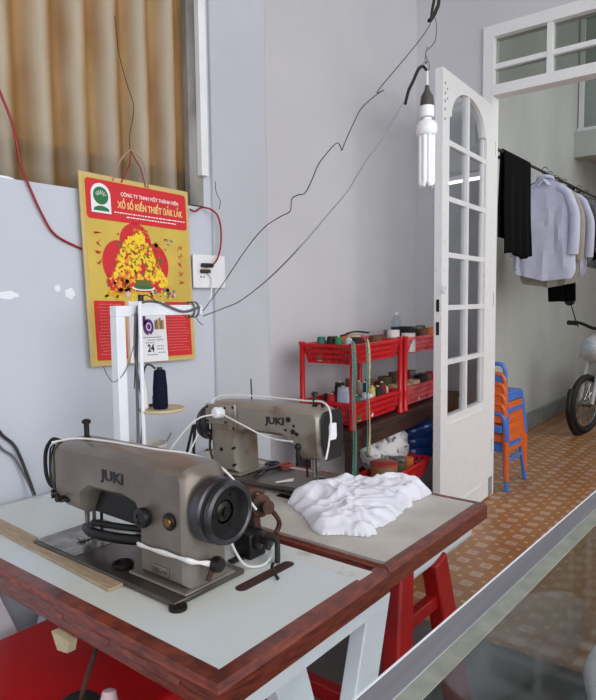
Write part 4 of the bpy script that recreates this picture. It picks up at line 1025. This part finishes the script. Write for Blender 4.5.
# under the bench: plastic bag, water jug on a box, red basket with tin
b = MB(); NZ = mathutils.noise
b.ball(bp(.70, .165, .455), .17, (1.15, .62, .80), 40)
for v_ in b.bm.verts:
    d_ = (v_.co-bp(.70, .165, .455)).normalized(); v_.co += d_*(.035*NZ.noise(d_*3.1)+.018*NZ.noise(d_*8))
    v_.co.z = min(max(v_.co.z, .322), .60)
tag(b.build('plastic_bag', 'bag_plastic'), 'bulging white printed plastic bag on the shelf under the bench', 'bag')
jg = thing('water_jug', 'large blue water jug under the bench next to the plastic bag', 'water jug', bp(1.10, .16, .33))
q = bp(1.10, .165, .331)
MB().lathe([(.12, 0), (.135, .01), (.135, .06), (.128, .07), (.135, .08), (.135, .12), (.128, .13), (.135, .14), (.135, .18), (.12, .21), (.06, .24), (.03, .25), (0, .25)], q, (0, 0, 1), 32).build('body', 'water_blue', jg)
MB().lathe([(.032, .245), (.032, .262), (0, .265)], q, (0, 0, 1), 20).build('cap', 'cord_white', jg)
tag(MB().box(.86, 1.32, .02, .31, .0, .33, BM_).build('white_box', 'white_box', bevel=.006), 'white box under the blue water jug', 'box')
rb = thing('red_basket', 'small red basket with scalloped rim under the bench, holding a round tin', 'basket', bp(.33, .10, .32))
s0, s1, t0, t1 = .15, .78, -.075, .10
b = MB(); b.box(s0+.03, s1-.03, t0+.02, t1-.02, .325, .331, BM_)
def wl(p0, p1, q0, q1):
    n = int((V(p1)-V(p0)).length/.02)
    for k in range(n+1):
        f = k/n; b.bar(V(p0).lerp(V(p1), f), V(q0).lerp(V(q1), f)+V((0, 0, .006*sin(f*n*.9))), .013, .004)
    b.bar(q0, q1, .010, .012); b.bar(V(p0).lerp(V(q0), .5), V(p1).lerp(V(q1), .5), .005, .012)
for (a, c_) in (((s0, t0), (s1, t0)), ((s0, t1), (s1, t1)), ((s0, t0), (s0, t1)), ((s1, t0), (s1, t1))):
    ii = .025; mx, my = (s0+s1)/2, (t0+t1)/2
    f = lambda s, t: bp(s+(ii if s < mx else -ii), t+(ii if t < my else -ii), .328)
    wl(f(*a), f(*c_), bp(a[0], a[1], .415), bp(c_[0], c_[1], .415))
b.build('basket', 'red_plastic', rb)
tn = thing('round_tin', 'round gold tin with reddish lid in the small red basket', 'tin', bp(.36, .01, .332))
MB().lathe([(.070, 0), (.070, .075), (0, .075)], bp(.37, .012, .385-.0), (0, 0, 1), 30).build('tin', 'tin_gold', tn)
MB().lathe([(.072, .071), (.072, .083), (.066, .086), (0, .086)], bp(.37, .012, .385), (0, 0, 1), 30).build('lid', 'tin_red', tn)
for k, (s, t, c, r, h, w_) in enumerate(((.53, .0, 'olive', .035, .10, 'beside the round tin'), (.60, .03, 'grey', .035, .11, 'behind the orange roll'), (.66, .0, 'orange', .028, .10, 'near the right end'))):
    spool(s, t, .332, c, r, h, f'{c} ribbon roll {w_} in the small red basket', 'roll')
tag(MB().box(.30, .45, -.05, .08, .332, .384, BM_).build('white_box', 'white_box'), 'small pale box supporting the round tin inside the red basket', 'box')

# ------------------------------------------------------------------ stool under the near table, knee lifter
stl = thing('plastic_stool', 'deep red square plastic stool pushed under the near table', 'stool', (.70, 1.28, 0))
MB().box(.46, .93, 1.02, 1.55, .415, .45).build('seat', 'deep_red_plastic', stl, bevel=.015, seg=4)
for x, y, dx, dy in ((.54, 1.06, -1, -1), (.88, 1.06, 1, -1), (.54, 1.50, -1, 1), (.88, 1.50, 1, 1)):
    MB().bar((x, y, .42), (x+dx*.04, y+dy*.04, 0), .05, .05).build('leg', 'deep_red_plastic', stl, bevel=.008)
MB().box(.52, .90, 1.04, 1.07, .22, .25).box(.52, .90, 1.49, 1.52, .22, .25).box(.51, .54, 1.05, 1.47, .22, .25).box(.88, .91, 1.05, 1.47, .22, .25).build('stretcher', 'deep_red_plastic', stl, bevel=.004)
kl = thing('knee_lifter', 'brown rod with round black knee pad below the near table edge', 'knee lifter', (.63, 1.03, .55))
MB().tube([(.625, .965, .705), (.62, .975, .66), (.607, .995, .59), (.60, 1.01, .525)], .005).build('rod', 'rust', kl)
MB().lathe([(.0, 0), (.05, .0), (.055, .006), (.055, .016), (.045, .02), (0, .02)], (.605, 1.015, .515), (-.5, -.2, 1), 28).build('pad', 'black_rubber', kl)
tag(MB().prism([(-.03, .012), (.03, .012), (.022, -.012), (-.012, -.018)], (.590, 1.01, .688), (0, -1, 0), (0, 0, 1), .016).build('white_clip', 'cream'), 'cream coloured clip stuck under the varnished edge of the near table', 'clip')
tag(MB().lathe([(.012, 0), (.019, .03), (.019, .09), (.012, .12), (0, .125)], (.60, .915, .485), (.2, .2, 1), 16).build('plastic_bottle', 'print_pink'), 'pale pinkish bottle hanging under the near table edge', 'bottle')

# ------------------------------------------------------------------ GLASS CASE in the foreground
gc = thing('display_case', 'aluminium framed glass display case in the foreground at bottom right', 'display case', (1.3, .10, 0))
X0, X1, Yn, Yf, H_ = .34, 2.5, -.22, .37, .85
CM = Matrix.Translation((.5, .37, 0)) @ Matrix.Rotation(rad(-1.8), 4, 'Z') @ Matrix.Translation((-.5, -.37, 0))
def cb(name, m, *boxes, par=gc, bevel=.0015):
    b = MB()
    for q in boxes: b.box(*q, CM)
    return b.build(name, m, par, bevel=bevel)
a = .034
cb('top_rail', 'aluminium', (X0, X1, Yf-a, Yf, H_-a, H_), (X0, X1, Yn, Yn+a, H_-a, H_), (X0, X0+a, Yn+a, Yf-a, H_-a, H_), (X1-a, X1, Yn+a, Yf-a, H_-a, H_))
cb('corner_post', 'aluminium', (X0, X0+.025, Yf-.025, Yf, .1, H_-a), (X1-.025, X1, Yf-.025, Yf, .1, H_-a), (X0, X0+.025, Yn, Yn+.025, .1, H_-a), (X1-.025, X1, Yn, Yn+.025, .1, H_-a))
cb('bottom_rail', 'aluminium', (X0, X1, Yf-.025, Yf, 0.001, .1), (X0, X1, Yn, Yn+.025, 0.001, .1))
cb('glass_top', 'case_glass', (X0+a, X1-a, Yn+a, Yf-a, H_-.008, H_-.003), bevel=0)
cb('glass_side', 'pane_glass', (X0+.025, X1-.025, Yf-.014, Yf-.010, .1, H_-a), bevel=0)
cb('glass_side', 'pane_glass', (X0+.025, X1-.025, Yn+.010, Yn+.014, .1, H_-a), bevel=0)
cb('reflection_strip', 'pale_reflection', (X0+a, X1-a, Yf-a-.024, Yf-a, H_-.003, H_-.0015), bevel=0)  # pale band reflected in the glass, put in as a coloured strip
cb('bead', 'white_enamel', (X0, X1, Yf-.0015, Yf+.001, H_-.004, H_+.001), bevel=0)
cb('glass_shelf', 'bottle_clear', (1.05, X1-.03, Yn+.03, Yf-.03, .5, .505), bevel=0)
b = MB(); rings = []
for k in range(13):
    f = 1-k/12; row = []
    for i in range(64):
        t = 2*pi*i/64; e_ = 1+.10*sin(2*t+.6)+.05*sin(5*t)
        x = 1.40+.27*f*e_*cos(t); y = .195+.125*f*min(e_, 1.03)*sin(t)
        row.append(b.bm.verts.new((x, y, .507+.05*max(0, 1-f*f)**.5+.012*(1-f)*NZ.noise(V((x*14, y*14, 0))))))
    rings.append(row)
for A, Bq in zip(rings[:-1], rings[1:-1]):
    for i in range(64): b.face([A[i], A[(i+1) % 64], Bq[(i+1) % 64], Bq[i]])
b.face(rings[-2])
bmesh.ops.delete(b.bm, geom=[v_ for v_ in b.bm.verts if not v_.link_faces], context='VERTS')
o = b.build('folded_cloth', 'white_cloth'); q_ = o.modifiers.new('S', 'SOLIDIFY'); q_.thickness = .006; tag(o, 'pale cloth lying inside the glass case at bottom right', 'cloth')

# ------------------------------------------------------------------ HALL: stacked chairs
def chair(label, col):
    t = thing('stacking_chair', label, 'chair', (0, 0, 0), 0, None)
    K = dict(world=False)
    # faces +x; back at -x; footprint .36 x .36; seat .32, back top .52
    MB().prism([(-.16, -.15), (.13, -.165), (.165, -.13), (.165, .13), (.13, .165), (-.16, .15)], (0, 0, .305), (1, 0, 0), (0, 1, 0), .018).build('seat', col, t, bevel=.008, **K)
    b = MB()
    b.tube([(-.165, -.155, .30), (-.185, -.155, .46), (-.19, -.145, .505), (-.192, -.11, .525), (-.192, .11, .525), (-.19, .145, .505), (-.185, .155, .46), (-.165, .155, .30)], .014, 10, k=4)
    b.build('back_hoop', col, t, **K)
    b = MB().bar((-.186, -.14, .42), (-.186, .14, .42), .012, .05); b.build('backrest_slat', col, t, bevel=.003, **K)
    for sx in (-1, 1):
        for sy in (-1, 1):
            w0 = .062 if sx < 0 else .045
            MB().bar((sx*.15, sy*.145, .305), (sx*.185, sy*.175, 0), w0, .022, up=(0, 1, 0), w1=.034, h1=.022).build('leg', col, t, bevel=.004, **K)
    MB().bar((-.165, -.155, .285), (-.165, .155, .285), .012, .05).bar((.165, -.15, .285), (.165, .15, .285), .012, .045).bar((-.15, -.155, .285), (.15, -.155, .285), .012, .045).bar((-.15, .155, .285), (.15, .155, .285), .012, .045).bar((-.17, -.16, .20), (.172, -.16, .20), .012, .03).build('seat_skirt', col, t, bevel=.003, **K)
    return t
cl = (4.27, 1.625)
blue = chair('blue plastic chair at the bottom of the stack beside the door', 'blue_plastic'); blue.location = (cl[0], cl[1], 0)
org = chair('orange plastic chair in the stack, just above the bottom blue one', 'orange_plastic'); org.location = (cl[0], cl[1], .068)
words = ['second orange chair up in the stack beside the door', 'third orange chair up in the stack beside the door', 'topmost orange chair of the stack, just under the blue one']
for k in range(3): copy_tree(org, loc=(cl[0], cl[1], .136+.068*k), label=words[k])
copy_tree(blue, loc=(cl[0], cl[1], .34), label='blue plastic chair on top of the stack beside the door')
for o in list(bpy.data.objects):
    if o.name.startswith('stacking_chair') and o.parent is None: o['group'] = 'stacked plastic chairs beside the door'

# clothes line and hanging clothes
LY, LZ = 1.555, 2.285
ln = thing('clothes_line', 'dark clothes pole running along the hall wall', 'clothes line', (6.5, LY, LZ))
MB().cyl((3.99, LY, LZ), (11.0, LY, LZ+.02), .010, n=10).build('pole', 'cord_dark', ln)
for x in (4.3, 6.2, 8.2, 10.2): MB().bar((x, LY, LZ-.004), (x, 2.02, LZ-.06), .014, .02).build('bracket', 'cord_dark', ln)
# folded dark cloth over the pole (hangs along the pole)
def folded(x0_, x1_, zt, zb, name, m, label, cat, yo=0, seed=0):
    b = MB(); nx, nz = 40, 14
    rr = random.Random(seed)
    ph = [rr.uniform(0, 6) for _ in range(4)]
    prof = []
    for k in range(nz+1): f = k/nz; prof.append((-1, zb+(zt-zb)*f))
    prof += [(-.6, zt+.012), (0, zt+.018), (.6, zt+.012)]
    for k in range(nz+1): f = k/nz; prof.append((1, zt-(zt-zb-.12)*f))
    rows = []
    for sd, z in prof:
        row = []
        for i in range(nx+1):
            f = i/nx; dn = (zt-z)/(zt-zb)
            y = LY+yo+sd*(.016+.014*max(0, dn))+.010*sin(f*22+ph[0]+dn)*max(.1, dn)*(1 if sd < 0 else -.6)
            x = x0_+(x1_-x0_)*f+.012*sin(z*9+ph[1])*dn
            row.append(b.bm.verts.new((x, y, z+(.015*sin(f*7+ph[2]) if z < zb+.01 else 0))))
        rows.append(row)
    for A, Bq in zip(rows, rows[1:]):
        for i in range(nx): b.face([A[i], A[i+1], Bq[i+1], Bq[i]])
    o = b.build(name, m); q = o.modifiers.new('S', 'SOLIDIFY'); q.thickness = .008
    return tag(o, label, cat)
folded(4.20, 4.74, LZ+.005, 1.60, 'black_trousers', 'black_cloth', 'black cloth folded over the pole nearest the door', 'folded garment', -.0, 2)
folded(4.40, 4.62, LZ+.005, 1.56, 'grey_cloth', 'shirt_grey', 'grey cloth peeping out under the black folded cloth', 'folded garment', .035, 5) if False else None

def shirt(X, Yc, zt, zb, hw_top, hw_bot, m, label, cat='shirt', name='shirt', rot=0., sleeve=True, collar=True, hanger=True, th=.045, seed=1, asym=0):
    """a garment on a hanger, hanging across the pole; author with local y = width, x = thickness"""
    R_ = thing(name, label, cat, (X, Yc, zt), rot); K = dict(world=False)
    h = zt-zb; b = MB(); n, mrows = 36, 22; rr = random.Random(seed); ph = [rr.uniform(0, 6) for _ in range(5)]
    rows = []
    for k in range(mrows+1):
        f = k/mrows; z = -h*f
        hw = .05+(hw_top-.05)*min(1, f/.10)**.55 if f < .10 else hw_top+(hw_bot-hw_top)*((f-.10)/.9)
        if f > .93: hw -= .03*((f-.93)/.07)
        row = []
        for i in range(n):
            a = 2*pi*i/n
            y = cos(a)*hw; t_ = th*(.35+.65*min(1, f*3))
            fold = .020*mathutils.noise.noise(V((y*16+ph[0], f*2.2, a*.0+seed)))*min(1, f*2.5)*2+.012*mathutils.noise.noise(V((y*34, f*4, seed+.5)))*f*2
            x = math.copysign(abs(sin(a))**.6, sin(a))*t_*.5+fold
            zz = z-(.035*(1-abs(y)/hw)*sin(pi*.5*max(0, f-.85)/.15) if f > .85 else 0)-(.045*abs(y)/hw_top if f < .12 else .045*min(1, abs(y)/hw_top)*(1-f))+asym*y*f
            row.append(b.bm.verts.new((x, y, zz)))
        rows.append(row)
    for A, Bq in zip(rows, rows[1:]):
        for i in range(n): b.face([A[i], A[(i+1) % n], Bq[(i+1) % n], Bq[i]])
    b.face(rows[0]); b.face(rows[-1][::-1])
    b.build('body', m, R_, **K)
    if sleeve:
        for sgn in (-1, 1):
            L_ = h*.78
            MB().tube([(0, sgn*(hw_top-.10), -.075), (0, sgn*(hw_top-.045), -.12), (-.01, sgn*(hw_top-.012), -.19), (-.015, sgn*(hw_top+.02), -.30), (-.01+.01*sgn, sgn*(hw_top+.02), -.48), (-.01, sgn*(hw_top+.01), -L_)], .030, 14, r1=.042).build('sleeve', m, R_, **K)
    if collar:
        b = MB().torus((0, 0, -.005), (.25, 0, 1), .055, .014, 24, 8); b.bar((-.045, 0, -.01), (-.075, .045, -.065), .04, .008).bar((-.045, 0, -.01), (-.075, -.045, -.065), .04, .008); b.build('collar', m, R_, bevel=.002, **K)
        b = MB()
        for k in range(6): b.cyl((-.040-.0, .0+.004*sin(k), -.10-k*.085), (-.036, .004*sin(k), -.10-k*.085), .005, n=8)
    if hanger:
        MB().tube([(0, 0, .0), (0, 0, .03), (0, .022, .045), (0, .026, .065), (0, .012, .085), (0, -.008, .082), (0, -.018, .066)], .003, 6).tube([(0, 0, .002), (0, .06, -.02), (0, hw_top*.8, -.055)], .004).tube([(0, 0, .002), (0, -.06, -.02), (0, -hw_top*.8, -.055)], .004).build('hanger', 'cord_dark', R_, **K)
    return R_
zt = LZ-.062
shirt(5.02, 1.52, zt, 1.47, .20, .235, 'shirt_white', 'white long sleeved shirt in front on the hall pole', seed=3, rot=.10, asym=.10)
shirt(5.22, 1.54, zt, 1.42, .21, .23, 'shirt_beige', 'beige shirt hanging right behind the front white shirt', seed=5, rot=.05)
shirt(5.40, 1.55, zt, 1.52, .16, .14, 'black_cloth', 'black sleeveless top between the white shirts', 'top', 'sleeveless_top', sleeve=False, collar=False, seed=8)
shirt(5.62, 1.54, zt, 1.48, .19, .19, 'shirt_white', 'second white shirt farther along the hall pole', seed=9)
shirt(5.50, 1.53, 1.50, 1.27, .075, .085, 'black_cloth', 'black trouser bottoms showing below the shirts', 'trousers', 'trousers', sleeve=False, collar=False, hanger=False, seed=12) if False else None
tr = thing('trousers', 'long black trousers with only their hems showing below the shirts', 'trousers', (5.52, 1.52, LZ)); 
MB().bar((5.52, 1.60, 2.22), (5.52, 1.565, 1.27), .025, .12, up=(0, 1, 0), w1=.03, h1=.12).build('trouser_leg', 'black_cloth', tr, bevel=.01)
MB().bar((5.55, 1.50, 2.22), (5.55, 1.47, 1.27), .025, .12, up=(0, 1, 0), w1=.03, h1=.12).build('trouser_leg', 'black_cloth', tr, bevel=.01)
MB().tube([(5.525, 1.555, 2.20), (5.525, 1.555, 2.27), (5.525, 1.575, 2.31), (5.525, 1.54, 2.30)], .003).bar((5.525, 1.45, 2.215), (5.525, 1.65, 2.215), .03, .02).build('hanger', 'cord_dark', tr)
shirt(6.05, 1.53, zt, 1.60, .17, .12, 'shirt_grey', 'grey shirt hanging beyond the second white shirt', seed=14, collar=False)
shirt(6.35, 1.54, zt, 1.66, .16, .12, 'black_cloth', 'dark shirt hanging after the grey one', seed=15, collar=False)
shirt(6.75, 1.53, zt, 1.62, .17, .14, 'shirt_grey', 'last grey shirt farthest along the hall pole', seed=17, collar=False)

# ------------------------------------------------------------------ motorbike at the right edge of the hall (front towards the wall)
mo = thing('motorbike', 'white and black motorbike parked at the right side of the hall', 'motorbike', (6.5, .85, 0), 0)
WX = 6.5
def wheel(yc):
    t = MB().torus((WX, yc, .285), (1, 0, 0), .255, .030, 48, 12).build('tyre', 'black_rubber', mo)
    MB().torus((WX, yc, .285), (1, 0, 0), .222, .010, 40, 8).build('rim', 'chrome', t)
    b = MB().cyl((WX-.05, yc, .285), (WX+.05, yc, .285), .035)
    b.build('hub', 'steel', t)
    b = MB()
    for k in range(28):
        a_ = 2*pi*k/28; s_ = .03*(1 if k % 2 else -1)
        b.tube([(WX+s_, yc+.03*cos(a_+.5), .285+.03*sin(a_+.5)), (WX, yc+.22*cos(a_), .285+.22*sin(a_))], .0018, 5, sm=False)
    b.build('spokes', 'chrome', t)
wheel(1.45); wheel(.22)
b = MB().torus((WX, 1.45, .285), (1, 0, 0), .31, .03, 26, 10, a0=rad(0), a1=rad(120))
o = b.build('front_fender', 'black_plastic', mo)
for dx in (-.06, .06): MB().tube([(WX+dx, 1.45, .285), (WX+dx, 1.36, .55), (WX+dx*.8, 1.27, .86)], .018, 10, sm=False).build('fork', 'bike_white', mo)
def loft(secs, name, m, par=mo):
    b = MB(); R = []
    for (y, z, w_, h_) in secs: R.append([b.bm.verts.new((WX+w_*cos(2*pi*i/20), y, z+h_*sin(2*pi*i/20))) for i in range(20)])
    for A, Bq in zip(R, R[1:]):
        for i in range(20): b.face([A[i], A[(i+1) % 20], Bq[(i+1) % 20], Bq[i]])
    b.face(R[0]); b.face(R[-1][::-1]); return b.build(name, m, par)
loft([(1.46, .80, .03, .03), (1.42, .80, .10, .08), (1.34, .80, .13, .13), (1.24, .84, .10, .12), (1.16, .88, .05, .06)], 'front_cowl', 'bike_white')
loft([(1.30, .72, .17, .05), (1.26, .60, .20, .14), (1.22, .48, .16, .14), (1.16, .36, .08, .06)], 'leg_shield', 'bike_white')
MB().lathe([(.07, 0), (.06, .03), (0, .04)], (WX, 1.43, .82), (0, 1, -.1), 22).build('headlight', 'bottle_clear', mo)
loft([(1.20, .40, .08, .06), (.9, .42, .10, .09), (.6, .45, .11, .12), (.3, .62, .10, .10), (.05, .70, .06, .06)], 'body', 'bike_white')
loft([(1.0, .66, .04, .03), (.85, .72, .11, .05), (.5, .76, .13, .06), (.15, .80, .10, .05), (.05, .80, .05, .03)], 'seat', 'black_plastic')
loft([(.98, .34, .05, .08), (.85, .32, .11, .10), (.66, .32, .11, .11), (.55, .34, .06, .07)], 'engine', 'dark_steel')
MB().tube([(WX-.33, 1.20, 1.05), (WX-.18, 1.25, 1.05), (WX, 1.28, 1.0), (WX+.18, 1.25, 1.05), (WX+.33, 1.20, 1.05)], .016, 10).build('handlebar', 'black_plastic', mo)
for sx in (-1, 1):
    MB().tube([(WX+sx*.33, 1.20, 1.05), (WX+sx*.22, 1.235, 1.05)], .024, 12, sm=False).build('grip', 'black_rubber', mo)
    MB().tube([(WX+sx*.20, 1.25, 1.01), (WX+sx*.23, 1.26, 1.10), (WX+sx*.27, 1.26, 1.22)], .006).ball((WX+sx*.29, 1.26, 1.26), .055, (1, .35, .7)).build('mirror', 'black_plastic', mo)
MB().tube([(WX+.13, .75, .28), (WX+.14, .45, .26), (WX+.14, .1, .30)], .04, 14).build('exhaust', 'chrome', mo)
MB().tube([(WX-.12, .70, .24), (WX-.20, .68, .10), (WX-.28, .66, .005)], .010).build('side_stand', 'dark_steel', mo)

mo.location = (6.93, 1.355, 0); mo.rotation_euler = (0, 0, rad(76))

# fluorescent batten on the far side of the hall (seen only as a streak in the door panes)
fl = thing('tube_light', 'fluorescent tube light hanging below the hall ceiling beam', 'tube light', (7.3, .34, 2.7))
q0, q1 = V((7.5, .02, 2.735)), V((7.1, .66, 2.69))
MB().bar(q0+V((0, 0, .045)), q1+V((0, 0, .045)), .05, .05).build('batten', 'white_enamel', fl)
em_ = bpy.data.materials.new('tube_glow'); em_.use_nodes = True
bs = em_.node_tree.nodes['Principled BSDF']; bs.inputs['Emission Color'].default_value = (1, .98, .95, 1); bs.inputs['Emission Strength'].default_value = 12; MATS['tube_glow'] = em_
MB().cyl(q0, q1, .016, n=12).build('tube', 'tube_glow', fl)
for q_ in (q0, q1): MB().cyl(q_+V((0, 0, .07)), (q_.x, q_.y, 5.0), .004, n=8).build('suspension_rod', 'cord_grey', fl)
B1('ceiling_hall', 'ceiling_paint', 4.06, 7.9, -.6, 2.2, 5.0, 5.1)

# ------------------------------------------------------------------ LIGHT
W = bpy.data.worlds.new('World'); bpy.context.scene.world = W; W.use_nodes = True
bg = W.node_tree.nodes['Background']; bg.inputs[0].default_value = (.86, .91, 1.0, 1); bg.inputs[1].default_value = 1.0
def area(name, loc, target, sx, sy, e, col=(1, 1, 1)):
    l = bpy.data.lights.new(name, 'AREA'); l.shape = 'RECTANGLE'; l.size = sx; l.size_y = sy; l.energy = e; l.color = col
    o = bpy.data.objects.new(name, l); C.objects.link(o); o.location = loc
    o.rotation_euler = (V(target)-V(loc)).to_track_quat('-Z', 'Y').to_euler(); return o
area('shopfront_daylight', (.6, -2.9, 2.2), (2.2, 1.9, 1.2), 4.6, 2.4, 120, (1, .99, .98))
area('street_daylight', (-2.5, -.6, 2.2), (2.5, 1.4, 1.2), 3.2, 2.4, 16, (.95, .98, 1))
area('hall_daylight', (6.3, -2.6, 3.2), (6.3, 2.0, 1.2), 4.0, 2.2, 95, (1, 1, .98))
area('window_daylight', (.0, 3.2, 2.9), (.4, 1.75, 2.3), 3.2, 2.0, 75, (1, .98, .95))

# ------------------------------------------------------------------ CAMERA (solved from the vanishing points)
cam = bpy.data.cameras.new('Camera'); co = bpy.data.objects.new('Camera', cam); C.objects.link(co)
yaw, pitch, roll = rad(38.37), rad(4.52), rad(.628)
fw = V((cos(pitch)*cos(yaw), cos(pitch)*sin(yaw), -sin(pitch))); rt = fw.cross(V((0, 0, 1))).normalized(); dn = fw.cross(rt)
r2_ = rt*cos(roll)+dn*sin(roll); d2_ = -rt*sin(roll)+dn*cos(roll)
co.matrix_world = Matrix(((r2_.x, -d2_.x, -fw.x, 0), (r2_.y, -d2_.y, -fw.y, 0), (r2_.z, -d2_.z, -fw.z, 1.3), (0, 0, 0, 1)))
cam.sensor_fit = 'VERTICAL'; cam.sensor_height = 24; cam.lens = 620/700*24; cam.clip_start = .02; cam.clip_end = 100
S = bpy.context.scene; S.camera = co
S.view_settings.view_transform = 'Standard'; S.view_settings.look = 'None'; S.view_settings.gamma = 1; S.view_settings.exposure = 0.0
try: S.view_settings.use_curve_mapping = False
except Exception: pass
